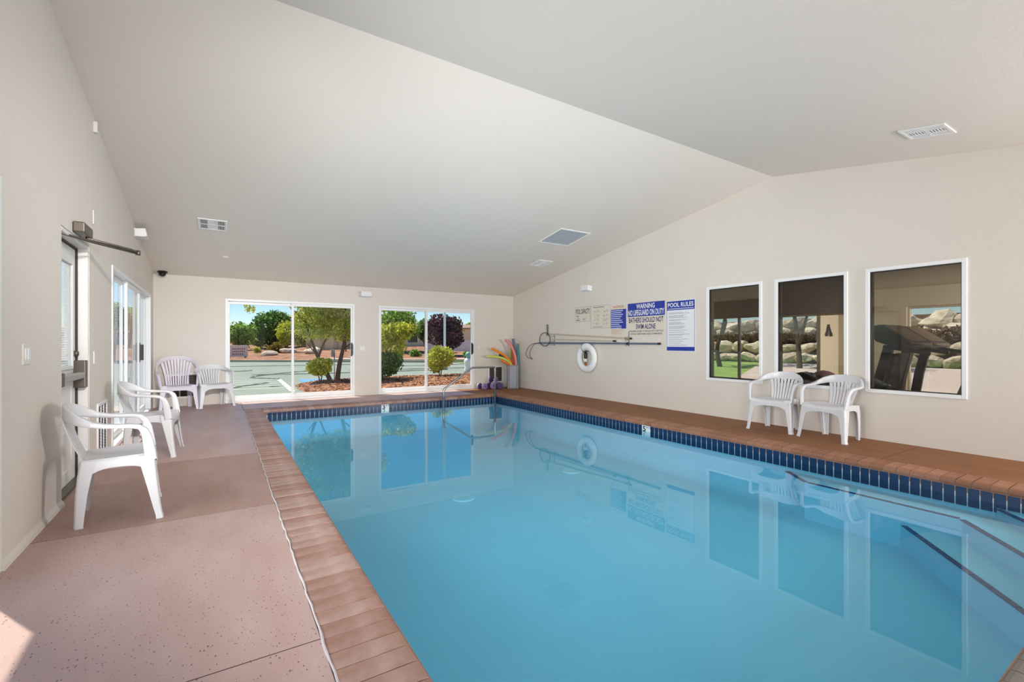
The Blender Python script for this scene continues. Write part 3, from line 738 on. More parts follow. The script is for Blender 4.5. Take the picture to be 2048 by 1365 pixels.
ceil_vent('white supply register on the ceiling at the right, beyond the ridge', 5.84, 1.645, .34, .36, 'reg')
ceil_vent('large pale grey return grille on the ceiling', 5.345, 6.65, .68, .68, 'grid')
mb = MB(); mb.lathe([(0, .022), (.03, .02), (.045, .006), (.048, 0)], 20)
tag(mb.build('sprinkler_cover', CEIL, None, (.07, 9.42, ceil_z(9.42)), ceil_frame(0, 9.4), smooth=True), 'small round cover on the ceiling near the left back door', 'ceiling cover')
dc = thing('dome_camera', 'black dome security camera in the back left ceiling corner', 'security camera', (-.90, 10.57, ceil_z(10.57)), ceil_frame(0, 10))
mb = MB(); mb.lathe([(.0, 0), (.078, 0), (.078, .018), (.06, .026), (0, .026)], 24); mb.build('base', BLACK, dc, smooth=True, auto=40)
mb = MB(); mb.lathe([(.055, .02)] + [(.055 * math.cos(a), .04 + .05 * math.sin(a)) for a in [k * math.pi / 14 for k in range(7)]] + [(.001, .09)], 24); mb.build('dome', mat('smoked_dome', srgb(14, 14, 16), .1), dc, smooth=True)
mb = MB(); mb.rbox(-.02, .02, -.05, .05, -.001, .03, .004, 1)
tag(mb.build('door_contact', PLATE, None, LW(0, 5.70, 3.20), R_LEFT), 'thin beige sensor near the top of the left wall', 'sensor')

# ------------------------------------------------------------------ signs on the right wall (local x -> -Y, y -> +Z, z -> -X)
SB_ = mat('sign_blue', srgb(36, 56, 160), .4); SW = mat('sign_white', srgb(232, 234, 240), .4); SNV = mat('sign_navy_ink', srgb(40, 48, 110), .5)
SG = mat('sign_grey_ink', srgb(150, 152, 166), .6); SR = mat('sign_red_ink', srgb(196, 108, 70), .6); SGY = mat('sign_dark_ink', srgb(76, 78, 92), .6); SCR = mat('sign_cream', srgb(222, 214, 200), .5)
SLB = mat('sign_pale_ink', srgb(206, 212, 240), .5)
def sign(name, label, y0, y1, z0, z1, m):
    s = thing(name, label, 'sign', (XR, y0, z0), R_RIGHT); w, h = y0 - y1, z1 - z0
    mb = MB(); mb.rbox(0, w, 0, h, .0005, .005, .003, 1); mb.build('board', m, s)
    return s, w, h
def quad(u0, u1, v0, v1, m, parent, d, name):
    mb = MB(); mb.box(u0, u1, v0, v1, 0, .0006); return mb.build(name, m, parent, (0, 0, d))
rg = random.Random(3)
s, w, h = sign('pool_rules_sign', 'tall white and blue POOL RULES sign', 5.556, 4.953, 1.046, 1.950, SW)
quad(.012, w - .012, h - .172, h - .012, SB_, s, .005, 'header_panel'); quad(.012, w - .012, .012, .082, SB_, s, .005, 'footer_panel')
quad(.012, .019, .012, h - .012, SB_, s, .005, 'border_line'); quad(w - .019, w - .012, .012, h - .012, SB_, s, .005, 'border_line')
put_text('POOL RULES', .035, h - .118, w - .07, .078, SW, s, .0062)
mb = MB()
for k in range(60):
    a = lambda q: h - .152 + .008 * abs(math.sin(q * math.pi / 5))
    u0, u1 = lerp(.035, w - .035, k / 60), lerp(.035, w - .035, (k + 1) / 60)
    mb.add([(u0, a(k) - .006, 0), (u1, a(k + 1) - .006, 0), (u1, a(k + 1) + .004, 0), (u0, a(k) + .004, 0)], [(0, 1, 2, 3)])
mb.build('wave_line', SW, s, (0, 0, .0062))
v = h - .215
for n_ in (2, 3, 2, 3, 3, 1, 1, 2, 1, 1, 1, 1, 1):
    greek(n_, .055, v, w - .09, SG, s, .0055, .017, .009, rg); v -= .017 * n_ + .018
s, w, h = sign('warning_sign', 'blue and cream WARNING NO LIFEGUARD ON DUTY sign', 6.488, 5.589, 1.336, 1.972, SCR)
quad(0, w, h - .265, h - .004, SB_, s, .005, 'header_panel')
put_text('WARNING', .22, h - .118, w - .45, .095, SW, s, .0062); put_text('NO LIFEGUARD ON DUTY', .015, h - .245, w - .03, .108, SW, s, .0062)
put_text('BATHERS SHOULD NOT', .03, h - .385, w - .06, .098, SNV, s, .0055); put_text('SWIM ALONE', .21, h - .51, w - .42, .098, SNV, s, .0055)
put_text('CHILDREN UNDER 14 SHOULD NOT USE POOL', .03, h - .565, w - .06, .032, SGY, s, .0055); put_text('WITHOUT RESPONSIBLE ADULT SUPERVISION', .06, h - .617, w - .12, .032, SGY, s, .0055)
s, w, h = sign('notice_sign', 'blue NOTICE sign with white rules and red heading', 6.958, 6.528, 1.359, 1.965, SCR)
put_text('NOTICE', .07, h - .062, w - .14, .05, SR, s, .0055); quad(.004, w - .004, .125, h - .088, SB_, s, .005, 'blue_panel')
for k in range(10):
    ww = rg.uniform(.55, .93) * (w - .03); quad(.014, .014 + ww, h - .125 - k * .039, h - .108 - k * .039, SLB, s, .0058, 'text_line')
greek(5, .02, .105, w - .04, SR, s, .0055, .020, .006, rg)
s, w, h = sign('instruction_chart', 'white resuscitation chart with small line drawings', 7.566, 6.972, 1.511, 1.996, SCR)
for r_ in ((0, w, 0, .006), (0, w, h - .006, h), (0, .006, 0, h), (w - .006, w, 0, h)): quad(*r_, SG, s, .005, 'border_line')
greek(1, .07, h - .03, w - .12, SGY, s, .0055, .02, .014, rg, fill=1)
for r_ in range(4):
    for c_ in range(2):
        u, vv = .05 + c_ * .28, h - .10 - r_ * .09
        mb = MB()
        for k in range(5):
            a = (u + .06 + rg.uniform(-.02, .05), vv - rg.uniform(0, .05), 0); b = (a[0] + rg.uniform(-.04, .05), a[1] - rg.uniform(-.02, .03), 0)
            mb.tube([a, b], .0022, 4)
        mb.build('line_drawing', SGY, s, (0, 0, .0055))
        greek(3, u + .13, vv, .11, SG, s, .0055, .017, .007, rg)
greek(1, .06, .035, w - .2, SGY, s, .0055, .02, .009, rg)
s, w, h = sign('pool_capacity_sign', 'small cream POOL CAPACITY sign', 8.084, 7.582, 1.670, 1.997, SCR)
for r_ in ((0, w, 0, .006), (0, w, h - .006, h), (0, .006, 0, h), (w - .006, w, 0, h)): quad(*r_, SG, s, .005, 'border_line')
put_text('POOL CAPACITY', .02, h - .155, w - .04, .115, SGY, s, .0055)
greek(1, .03, h - .19, .18, SGY, s, .0055, .02, .018, rg); greek(1, .08, h - .235, .06, SGY, s, .0055, .02, .018, rg); greek(1, .03, .05, .22, SGY, s, .0055, .02, .018, rg); greek(2, .26, .075, .14, SG, s, .0055, .025, .02, rg)

# ------------------------------------------------------------------ rescue and cleaning gear on the right wall
POLEB = mat('blue_grey_pole', srgb(104, 118, 146), .35, .3); CREAMP = mat('cream_pole', srgb(200, 186, 164), .5); WIRE = mat('dark_wire', srgb(50, 50, 52), .5)
hook = thing('shepherds_hook', 'long blue-grey rescue pole with a wire crook along the right wall', 'rescue pole', (XR - .045, 0, 0))
mb = MB(); mb.tube([(0, 9.45, 1.195), (0, 7.4, 1.188)], .022, 10); mb.tube([(0, 7.4, 1.188), (0, 5.69, 1.181)], .018, 10); mb.build('pole', POLEB, hook, smooth=True, auto=40)
mb = MB(); mb.lathe([(.024, 0), (.024, .06), (0, .06)], 12, (0, 6.42, 1.184), 'y'); mb.build('clamp', BLACK, hook)
mb = MB(); mb.lathe([(0, 0), (.021, 0), (.021, .05), (0, .05)], 12, (0, 5.66, 1.181), 'y'); mb.build('end_cap', BLACK, hook)
HP = [(9.45, 1.197), (9.70, 1.18), (9.90, 1.10), (10.0, .98), (10.03, .90), (9.94, .82), (9.73, .785), (9.83, .84), (9.85, .96), (9.74, 1.10), (9.62, 1.175), (9.45, 1.187)]
def smooth_path(P, n=6):
    out = []
    for i in range(len(P) - 1):
        p0, p1, p2, p3 = [Vector(P[max(0, min(len(P) - 1, k))]) for k in (i - 1, i, i + 1, i + 2)]
        for k in range(n):
            t = k / n; out.append(.5 * ((2 * p1) + (p2 - p0) * t + (2 * p0 - 5 * p1 + 4 * p2 - p3) * t * t + (3 * p1 - p0 - 3 * p2 + p3) * t ** 3))
    return out + [Vector(P[-1])]
mb = MB(); mb.tube(smooth_path([(0, y, z) for y, z in HP]), .006, 6); mb.build('crook_wire', WIRE, hook, smooth=True)
net = thing('skimmer_net', 'leaf skimmer with a round black rim on a cream pole', 'skimmer net', (XR - .09, 0, 0))
mb = MB(); mb.tube([(0, 9.135 + .215 * math.cos(a), 1.285 + .165 * math.sin(a)) for a in [2 * math.pi * k / 32 for k in range(32)]], .009, 6, closed=True); mb.build('rim', BLACK, net, smooth=True)
mb = MB()
for k in range(-6, 7):
    u = k / 7; hh = .163 * math.sqrt(1 - u * u); mb.tube([(.0, 9.135 + .213 * u, 1.285 - hh), (.0, 9.135 + .213 * u, 1.285 + hh)], .0008, 3); hw = .213 * math.sqrt(1 - u * u); mb.tube([(.0, 9.135 - hw, 1.285 + .163 * u), (.0, 9.135 + hw, 1.285 + .163 * u)], .0008, 3)
o = mb.build('mesh_net', mat('net_thread', srgb(190, 196, 200), .7), net); o['kind'] = 'stuff'
mb = MB(); mb.tube([(.02, 8.93, 1.412), (.02, 6.42, 1.285)], .014, 10); mb.build('pole', CREAMP, net, smooth=True, auto=40)
mb = MB(); mb.tube([(.02, 6.50, 1.289), (.02, 6.37, 1.283)], .021, 10); mb.build('grip', mat('tan_grip', srgb(170, 140, 96), .6), net, smooth=True, auto=40)
mb = MB(); mb.lathe([(0, 0), (.02, 0), (.02, .04), (0, .04)], 10, (.02, 6.335, 1.282), 'y'); mb.build('end_cap', BLACK, net)
br = thing('pool_brush', 'slim cream pole with an upright brush head behind the skimmer net', 'brush', (XR - .03, 0, 0))
mb = MB(); mb.tube([(0, 8.93, 1.285), (0, 6.72, 1.232)], .010, 8); mb.build('pole', CREAMP, br, smooth=True, auto=40)
mb = MB(); mb.tube([(0, 6.86, 1.236), (0, 6.76, 1.233)], .018, 10); mb.build('grip', BLACK, br, smooth=True, auto=40)
mb = MB(); mb.tube([(0, 6.76, 1.233), (0, 6.66, 1.231)], .018, 10); mb.build('end_cap', WHITE, br, smooth=True, auto=40)
mb = MB(); mb.rbox(-.02, .02, 9.10, 9.15, 1.38, 1.65, .01, 2); mb.build('brush_head', BRONZE, br)
mb = MB(); mb.rbox(-.03, -.018, 9.115, 9.165, 1.40, 1.63, .004, 1); mb.build('bristles', mat('bristle', srgb(206, 202, 196), .9), br)
for i, (yy, z0, z1, nm) in enumerate(((8.86, 1.13, 1.40, 'by the skimmer rim'), (6.46, 1.13, 1.42, 'under the NOTICE sign'))):
    b_ = thing('pole_bracket', 'thin blue wire pole bracket ' + nm, 'bracket', (XR, yy, 0))
    mb = MB(); mb.rbox(-.006, 0, -.012, .012, z0, z1, .002, 1); mb.build('strip', POLEB, b_)
    for zz in (1.165, 1.215 if i else 1.25, 1.27 if i else 1.37):
        mb = MB(); mb.tube([(-.003, 0, zz - .005), (-.10, 0, zz - .025), (-.115, 0, zz + .01)], .004, 6); mb.build('prong', POLEB, b_)
ring = thing('life_ring', 'white life ring hanging under the rescue pole', 'life ring', (XR - .075, 7.625, .872))
mb = MB(); mb.loft([[((.055 * math.cos(b)), (.245 + .075 * math.sin(b)) * math.cos(a), (.245 + .075 * math.sin(b)) * math.sin(a)) for b in [2 * math.pi * k / 14 for k in range(14)]] for a in [2 * math.pi * k / 40 for k in range(40)]], closed=True)
mb.build('ring_body', mat('life_ring_foam', srgb(236, 238, 240), .5), ring, smooth=True)
mb = MB(); mb.tube(smooth_path([(-.03, .10, .31), (-.062, .115, .24), (-.06, .08, .17), (-.04, .04, .12)]), .004, 5); mb.build('grab_cord', BLACK, ring)
rb = thing('throw_rope', 'dark coiled throw rope with white and orange bits in the ring', 'rope', (XR - .07, 7.63, .90))
mb = MB()
for k in range(9):
    mb.tube([(-.02 + .003 * math.sin(k * 5), (.028 + .006 * (k % 3)) * math.cos(a) + .002 * k, .02 + (.075 + .008 * (k % 4)) * math.sin(a)) for a in [2 * math.pi * q / 16 for q in range(16)]], .009, 6, closed=True)
mb.build('coil', mat('dark_rope', srgb(48, 42, 40), .9), rb, smooth=True)
mb = MB(); mb.tube(smooth_path([(-.03, .16, .155), (-.035, .09, .12), (-.03, .02, .10), (-.035, -.06, .125), (-.03, -.13, .10)]), .006, 6); mb.build('cord_end', BLACK, rb)
mb = MB(); mb.rbox(-.05, -.01, -.04, .045, -.115, -.045, .015, 3); mb.build('float', WHITE, rb, smooth=True)
mb = MB()
for k in range(4): mb.tube([(-.03, .03 * math.cos(a), -.135 - .012 * k + .02 * math.sin(a)) for a in [2 * math.pi * q / 14 for q in range(14)]], .007, 6, closed=True)
mb.build('orange_coil', mat('orange_rope', srgb(176, 104, 52), .9), rb, smooth=True)

# ------------------------------------------------------------------ noodle bin, noodles, foam dumbbells
BX, BY, BA = 6.555, 10.33, math.radians(-30)
bn = thing('noodle_bin', 'tall grey plastic bin holding the foam noodles', 'bin', (BX, BY, 0), (0, 0, BA))
bw, bh = .145, .615
for (a, b, c, d) in ((-bw, bw, -bw, -bw + .012), (-bw, bw, bw - .012, bw), (-bw, -bw + .012, -bw, bw), (bw - .012, bw, -bw, bw)):
    mb = MB(); mb.rbox(a, b, c, d, .0, bh, .003, 1); mb.build('side_panel', GREYP, bn)
mb = MB(); mb.box(-bw, bw, -bw, bw, 0, .012); mb.build('base', GREYP, bn)
for sx in (-1, 1):
    for k in range(9):
        mb = MB(); mb.rbox(sx * bw - (.05 if sx > 0 else 0), sx * bw + (0 if sx > 0 else .05), -bw - .012, -bw + .002, .02 + k * .065, .07 + k * .065, .006, 1)
        mb.build('corner_rib', GREYP, bn)
mb = MB(); mb.rbox(-bw + .06, bw - .06, -bw - .006, -bw + .002, .03, bh - .03, .004, 1); mb.build('front_panel', mat('grey_plastic_light', srgb(150, 154, 164), .5), bn)
for (a, b, c, d) in ((-bw - .01, bw + .01, -bw - .012, -bw + .008), (-bw - .01, bw + .01, bw - .008, bw + .01), (-bw - .01, -bw + .008, -bw, bw), (bw - .008, bw + .01, -bw, bw)):
    mb = MB(); mb.rbox(a, b, c, d, bh - .03, bh + .004, .004, 1); mb.build('rim', GREYP, bn)
def wpt(px, py, dd):            # world point from direction table (precomputed along the bin's own vertical plane)
    u = (px - 1024) / 922.24; c_, s_ = math.cos(YAW), math.sin(YAW)
    return (dd * (u * c_ + s_), dd * (-u * s_ + c_), CAM_H + dd * (687.05 - py) / 922.24)
NOOD = [('pink', 'curved pink foam noodle leaning left over the bin', (226, 142, 138), [(1031, 745), (1032, 728), (1029, 708), (1021, 690), (1010, 680)], 12.25, .034),
        ('blue', 'greyish blue foam noodle, tallest in the bin', (116, 120, 158), [(1034, 745), (1034.5, 725), (1032, 705), (1028, 688), (1026, 678)], 12.45, .034),
        ('teal', 'teal foam noodle against the right wall', (70, 148, 144), [(1036, 745), (1036.5, 725), (1036, 705), (1035, 688)], 12.40, .027),
        ('red', 'red-orange foam noodle upright behind the pink one', (214, 92, 44), [(1027, 745), (1027, 725), (1026, 705), (1023.5, 690)], 12.42, .028),
        ('olive', 'yellow-green foam noodle standing at the back of the bin', (186, 184, 88), [(1023.5, 745), (1022.5, 728), (1021, 712), (1022, 698)], 12.5, .028),
        ('orange', 'long orange foam noodle bending far left over the bin', (232, 136, 40), [(1027, 742), (1022, 727), (1012, 714), (998, 705), (983, 697)], 12.1, .033),
        ('black', 'black foam noodle crossing behind the orange one', (44, 46, 56), [(1027, 742), (1024, 730), (1016, 721), (1008, 714), (998, 710)], 12.3, .03),
        ('lime', 'lime green foam noodle sticking out level to the left', (200, 206, 96), [(1025, 742), (1021, 729), (1010, 719), (994, 714.5), (973, 713.5)], 12.0, .032),
        ('tangerine', 'short orange foam noodle lowest over the bin rim', (232, 120, 36), [(1024, 741), (1019, 731), (1011, 726), (1001, 720.5)], 11.95, .028)]
for nm, lab, rgb, pp, dd, r in NOOD:
    P = [wpt(x, y, lerp(12.23, dd, min(1, i_ / 2))) for i_, (x, y) in enumerate(pp)]
    # bottom goes down inside the bin
    bot = (BX + rng.uniform(-.06, .06), BY + rng.uniform(-.05, .05), .05)
    base = (lerp(bot[0], P[0][0], .6), lerp(bot[1], P[0][1], .6), .35)
    P = [bot, base] + P
    sp_ = smooth_path(P, 6)
    # keep clear of the walls
    sp_ = [Vector((min(p.x, XR - r - .012), min(p.y, YB - r - .015), p.z)) for p in sp_]
    m_ = mat('foam_' + nm, srgb(*rgb), .8, bump=.3, bscale=150)
    nd = thing('foam_noodle', lab, 'pool noodle', group='foam noodles in the grey bin')
    mb = MB(); mb.tube(sp_, r, 12); o = mb.build('foam_tube', m_, nd, smooth=True, auto=60)
    e, d_ = sp_[-1], (sp_[-1] - sp_[-2]).normalized()
    mb = MB(); mb.tube([e - d_ * .01, e + d_ * .001], r * .35, 8); mb.build('bore', mat('foam_bore', srgb(90, 74, 60), .9), nd)
PUR = mat('purple_foam', srgb(150, 118, 178), .8); PUD = mat('dark_purple_foam', srgb(84, 66, 116), .8); PWH = mat('white_foam', srgb(228, 222, 236), .8)
for (x, y, z, a, lab, face) in ((5.70, 10.46, .082, 0.35, 'purple foam dumbbell lying nearest the sliding door', PUR), (5.96, 10.45, .082, .15, 'purple foam dumbbell lying in the middle, under the raised one', PUR), (6.20, 10.42, .078, -.35, 'dark purple foam dumbbell lying nearest the grey bin', PUD), (6.05, 10.50, .228, .5, 'purple foam dumbbell resting on top of the others', PUR)):
    dbl = thing('foam_dumbbell', lab, 'foam dumbbell', (x, y, z), (0, 0, a), group='purple foam dumbbells by the back wall')
    for s_ in (-1, 1):
        mb = MB(); mb.lathe([(.0, -.03), (.07, -.03), (.08, -.018), (.08, .0)], 22, (0, s_ * .085, 0), 'y'); mb.build('disc', face if s_ < 0 else PUD, dbl, smooth=True, auto=40)
        mb = MB(); mb.lathe([(.08, 0), (.081, .012), (.074, .025), (0, .025)], 22, (0, s_ * .085, 0), 'y'); mb.build('rim_layer', PWH, dbl, smooth=True, auto=40)
    mb = MB(); mb.lathe([(0, -.12), (.02, -.12), (.02, .12), (0, .12)], 12, (0, 0, 0), 'y'); mb.build('grip', mat('purple_grip', srgb(52, 40, 84), .5), dbl)

# ------------------------------------------------------------------ gym behind the right wall
GX0, GX1, GY0, GY1, GZ = XR + .14, 12.8, -1.6, 10.6, 2.42
mb = MB(); mb.box(GX0, GX1 + .2, GY0, GY1, -.12, 0); tag(mb.build('floor_gym', mat('gym_carpet', srgb(92, 78, 66), .95, var=srgb(104, 90, 76), scale=30)), 'brown carpet of the gym behind the windows', 'floor', kind='structure')
mb = MB(); mb.box(GX0 - .02, GX1 + .2, GY0, GY1, GZ, GZ + .1); tag(mb.build('ceiling_gym', mat('gym_ceiling_paint', srgb(206, 194, 170), .9)), 'tan gym ceiling seen through the windows', 'ceiling', kind='structure')
GO = [(5.55, 10.2, .12, 1.98), (2.95, 3.95, .02, 2.0), (1.2, 2.3, .02, 2.0)]
mb = MB()
for a, b, z0, za, zb in wall_mesh(GY0, GY1, lambda u: GZ + .05, GO): mb.prism([(a, z0), (b, z0), (b, zb), (a, za)], 'x', GX1, GX1 + .15)
tag(mb.build('wall_gym_far', GYMW), 'tan far wall of the gym with large windows', 'wall', kind='structure')
for nm, y0, y1 in (('wall_gym_near', GY0 - .1, GY0), ('wall_gym_back', GY1, GY1 + .1)):
    mb = MB(); mb.box(GX0, GX1 + .15, y0, y1, -.1, GZ + .05); tag(mb.build(nm, GYMW), 'tan end wall of the gym ' + ('nearer the viewer' if y0 < 0 else 'beyond the first window'), 'wall', kind='structure')
for k, (a, b, z0, z1) in enumerate(GO):
    g = thing('window_%d' % (k + 4), 'gym outside window ' + ['facing the boulder terraces', 'behind the treadmills', 'at the right behind the bench'][k], 'window', (GX1, a, 0), (0, 0, math.pi / 2), kind='structure')
    w = b - a; GT = mat('gym_window_frame', srgb(176, 164, 142), .6)      # local x -> +Y, y -> -X
    bars = [(0, .05, z0, z1), (w - .05, w, z0, z1), (.05, w - .05, z1 - .05, z1), (.05, w - .05, z0, z0 + .05)]
    if k == 0: bars += [(w * q - .03, w * q + .03, z0 + .05, z1 - .05) for q in (.25, .5, .75)]
    frame_bars(bars, -.11, -.03, 'window_frame', GT, g)
    mb = MB(); mb.box(.05, w - .05, -.075, -.07, z0 + .05, z1 - .05); mb.build('pane', GLASS, g)
# shade in the middle window
bl = thing('bamboo_shade', 'dark brown slatted shade half lowered in the middle window', 'window shade', (GX0 + .04, 0, 0))
BLM = mat('dark_bamboo', srgb(70, 54, 42), .7, var=srgb(86, 66, 50), scale=40, stretch=(1, .1, 3))
for k in range(26):
    z = 2.12 - k * .0205; mb = MB(); mb.rbox(-.004, .004, 2.62, 3.70, z - .0195, z, .002, 1)
    if k == 0: s0 = mb.build('shade_slat', BLM, bl)
    else: link(s0.data, 'shade_slat', bl, (0, 0, -k * .0205))
mb = MB(); mb.tube([(0, 2.62, 1.583), (0, 3.70, 1.583)], .012, 8); mb.build('bottom_rail', mat('brass_rail', srgb(150, 124, 60), .4, .4), bl)
# treadmills
TMD = mat('treadmill_dark', srgb(54, 46, 40), .45); TMB = mat('treadmill_bronze', srgb(120, 98, 70), .35, .4)
def treadmill(label, x, y):
    t = thing('treadmill', label, 'treadmill', (x, y, 0), group='treadmills in the gym')     # console at local y=0, deck runs towards -y
    mb = MB(); mb.rbox(-.40, .40, -1.75, .05, .05, .20, .03, 2); mb.build('deck', TMD, t)
    mb = MB(); mb.rbox(-.26, .26, -1.70, -.25, .20, .206, .002, 1); mb.build('belt', BLACK, t)
    mb = MB(); mb.rbox(-.38, .38, -.25, .12, .08, .30, .05, 3); mb.build('motor_hood', TMD, t)
    for s_ in (-1, 1):
        mb = MB(); P = [(s_ * .37, .02, .15), (s_ * .37, -.06, .7), (s_ * .36, -.16, 1.12)]
        mb.loft([[(p[0] - .03, p[1] - .06, p[2]), (p[0] + .03, p[1] - .06, p[2]), (p[0] + .03, p[1] + .06, p[2]), (p[0] - .03, p[1] + .06, p[2])] for p in P]); mb.build('upright', TMD, t)
        mb = MB(); mb.tube(smooth_path([(s_ * .36, -.10, 1.14), (s_ * .37, -.35, 1.10), (s_ * .37, -.62, 1.05)]), .026, 8); mb.build('handrail', TMD, t, smooth=True)
    mb = MB(); mb.prism([(.04, 1.44), (-.08, 1.46), (-.42, 1.20), (-.44, 1.14), (-.30, 1.10), (-.02, 1.22), (.05, 1.36)], 'x', -.40, .40); mb.build('console', TMD, t)
    mb = MB(); mb.prism([(-.06, 1.462), (-.085, 1.462), (-.40, 1.222), (-.375, 1.222)], 'x', -.33, .33); mb.build('display', TMB, t)
    mb = MB(); mb.tube([(-.36, -.43, 1.17), (.36, -.43, 1.17)], .02, 8); mb.build('front_bar', TMB, t, smooth=True)
    return t
treadmill('dark treadmill nearer the nearest interior window', 8.45, 2.86); treadmill('dark treadmill farther from the nearest interior window', 9.55, 2.95)
# recumbent bike
rbk = thing('recumbent_bike', 'dark recumbent exercise bike at the left of the nearest interior window', 'exercise bike', (7.60, 2.64, 0)); rbk.scale = (1, .62, 1)
mb = MB(); mb.rbox(-.10, .10, -.35, .65, 0, .18, .02, 2); mb.build('frame', TMD, rbk)
mb = MB(); mb.prism([(-.20, .48), (-.12, .46), (-.34, 1.05), (-.42, 1.06)], 'x', -.22, .22); mb.build('seat_back', BLACK, rbk)
mb = MB(); mb.rbox(-.2, .2, -.18, .22, .42, .50, .03, 2); mb.build('seat', BLACK, rbk)
mb = MB(); mb.tube([(0, -.05, .12), (0, .0, .44)], .04, 10); mb.build('seat_post', TMD, rbk)
mb = MB(); mb.tube([(0, .55, .12), (0, .62, .75), (0, .55, 1.05)], .035, 10); mb.build('console_mast', TMD, rbk)
mb = MB(); mb.rbox(-.15, .15, .50, .56, 1.0, 1.2, .02, 2); mb.build('console', TMD, rbk)
for s_ in (-1, 1):
    mb = MB(); mb.rbox(s_ * .16 - .05, s_ * .16 + .05, .42, .55, .30 + .1 * s_, .33 + .1 * s_, .005, 1); mb.build('pedal', BLACK, rbk)
mb = MB(); mb.lathe([(0, -.08), (.22, -.08), (.22, .08), (0, .08)], 24, (0, .48, .32), 'x'); mb.build('flywheel_cover', TMD, rbk, smooth=True, auto=40)
# bench at the right
be = thing('weight_bench', 'dark upright weight bench with a blue towel side at the right gym window', 'weight bench', (7.66, 1.84, 0), (0, 0, .3))
mb = MB(); mb.prism([(-.02, .45), (.06, .44), (-.14, 1.05), (-.22, 1.04)], 'x', -.16, .16); mb.build('back_pad', BLACK, be)
mb = MB(); mb.rbox(-.16, .16, -.02, .38, .42, .50, .03, 2); mb.build('seat_pad', BLACK, be)
for s_ in (-1, 1):
    mb = MB(); mb.tube([(s_ * .14, -.3, .0), (s_ * .10, .0, .44), (s_ * .14, .35, .0)], .025, 8); mb.build('leg', TMD, be)
tw = MB(); tw.prism([(-.10, .80), (-.245, 1.05), (-.14, 1.075), (-.06, .86), (-.075, .86), (-.145, 1.055), (-.225, 1.04), (-.115, .80)], 'x', -.165, -.02)
tag(tw.build('towel', mat('blue_towel', srgb(116, 150, 186), .95, bump=.4, bscale=90), None, (7.66, 1.84, 0.004), (0, 0, .3)), 'blue towel hung over the weight bench back', 'towel')
# exercise balls
def ball(label, loc, r, m):
    b_ = thing('exercise_ball', label, 'exercise ball', loc)
    mb = MB(); mb.lathe([(max(.001, r * math.cos(a)), r + r * math.sin(a)) for a in [math.pi * (k / 18 - .5) for k in range(19)]], 32); mb.build('ball_skin', m, b_, smooth=True)
    mb = MB(); mb.lathe([(0, .012), (.02, .012), (.02, 0)], 10, (0, 0, 2 * r - .008)); mb.build('plug', BLACK, b_)
ball('black exercise ball just behind the middle interior window', (7.45, 3.50, 0), .38, mat('black_rubber', srgb(34, 28, 26), .5))
ball('maroon exercise ball by the tan gym wall', (11.1, 4.86, 0), .30, mat('maroon_rubber', srgb(98, 62, 60), .5))
# a partition with hung handles
mb = MB(); mb.box(GX1 - .9, GX1 + .01, 5.28, 5.36, 0, GZ); tag(mb.build('wall_gym_partition', GYMW), 'short tan partition wall in the gym', 'wall', kind='structure')
hk = thing('resistance_band', 'dark resistance band hanging in an inverted V on the gym partition', 'resistance band', (12.25, 5.255, 1.41), (0, 0, math.pi / 2))
mb = MB(); mb.tube([(0, 0, .22), (-.01, .09, .02)], .02, 8); mb.tube([(0, 0, .22), (-.01, -.09, .02)], .02, 8); mb.build('band', BLACK, hk)
for s_ in (-1, 1):
    mb = MB(); mb.tube([(-.01, s_ * .09, .03), (-.01, s_ * .11, -.05)], .032, 8); mb.build('handle', TMD, hk)
mb = MB(); mb.lathe([(.0, -.03), (.012, -.03), (.012, .01), (0, .01)], 8, (0, 0, .22), 'x'); mb.build('hook', BRONZE, hk)

# ------------------------------------------------------------------ outside: ground
GZ0 = -.07
ASPH = mat('aged_asphalt', srgb(130, 138, 124), .9, var=srgb(142, 150, 136), scale=.8, bump=.3, bscale=60, bdist=.01)
lot = MB(); lot.add([(-60, YB + .9, GZ0), (60, YB + .9, GZ0), (60, 110, GZ0), (-60, 110, GZ0)], [(0, 1, 2, 3)])
lot = tag(lot.build('parking_lot', ASPH), 'grey-green asphalt parking lot outside the back doors', 'parking lot', kind='structure')
PAINT = mat('road_paint_white', srgb(206, 210, 200), .8); PBL = mat('road_paint_blue', srgb(96, 150, 200), .8)
def stripe(p, q, w, m, name='paint_stripe', h=.006):
    p, q = Vector((*p, 0)), Vector((*q, 0)); d = (q - p).normalized(); n = Vector((-d.y, d.x, 0)) * w / 2
    mb = MB(); mb.prism([tuple((p + n)[:2]), tuple((p - n)[:2]), tuple((q - n)[:2]), tuple((q + n)[:2])], 'z', GZ0 - .002, GZ0 + h); return mb.build(name, m, lot)
stripe((1.72, 17.9), (1.60, 13.3), .14, PAINT); stripe((-6, 19.1), (1.70, 17.85), .10, PAINT)
for k in range(1, 5):
    t = k / 4.6; stripe((-6, lerp(19.1, 14.2, t)), (lerp(1.70, 1.62, t), lerp(17.85, 14.0, t)), .09, PAINT)
mb = MB(); mb.prism([(2.30, 17.6), (2.22, 16.15), (3.2, 15.9), (3.4, 17.3)], 'z', GZ0 - .002, GZ0 + .005); mb.build('blue_parking_mark', PBL, lot)
CRK = mat('crack_seal', srgb(88, 94, 82), .8)
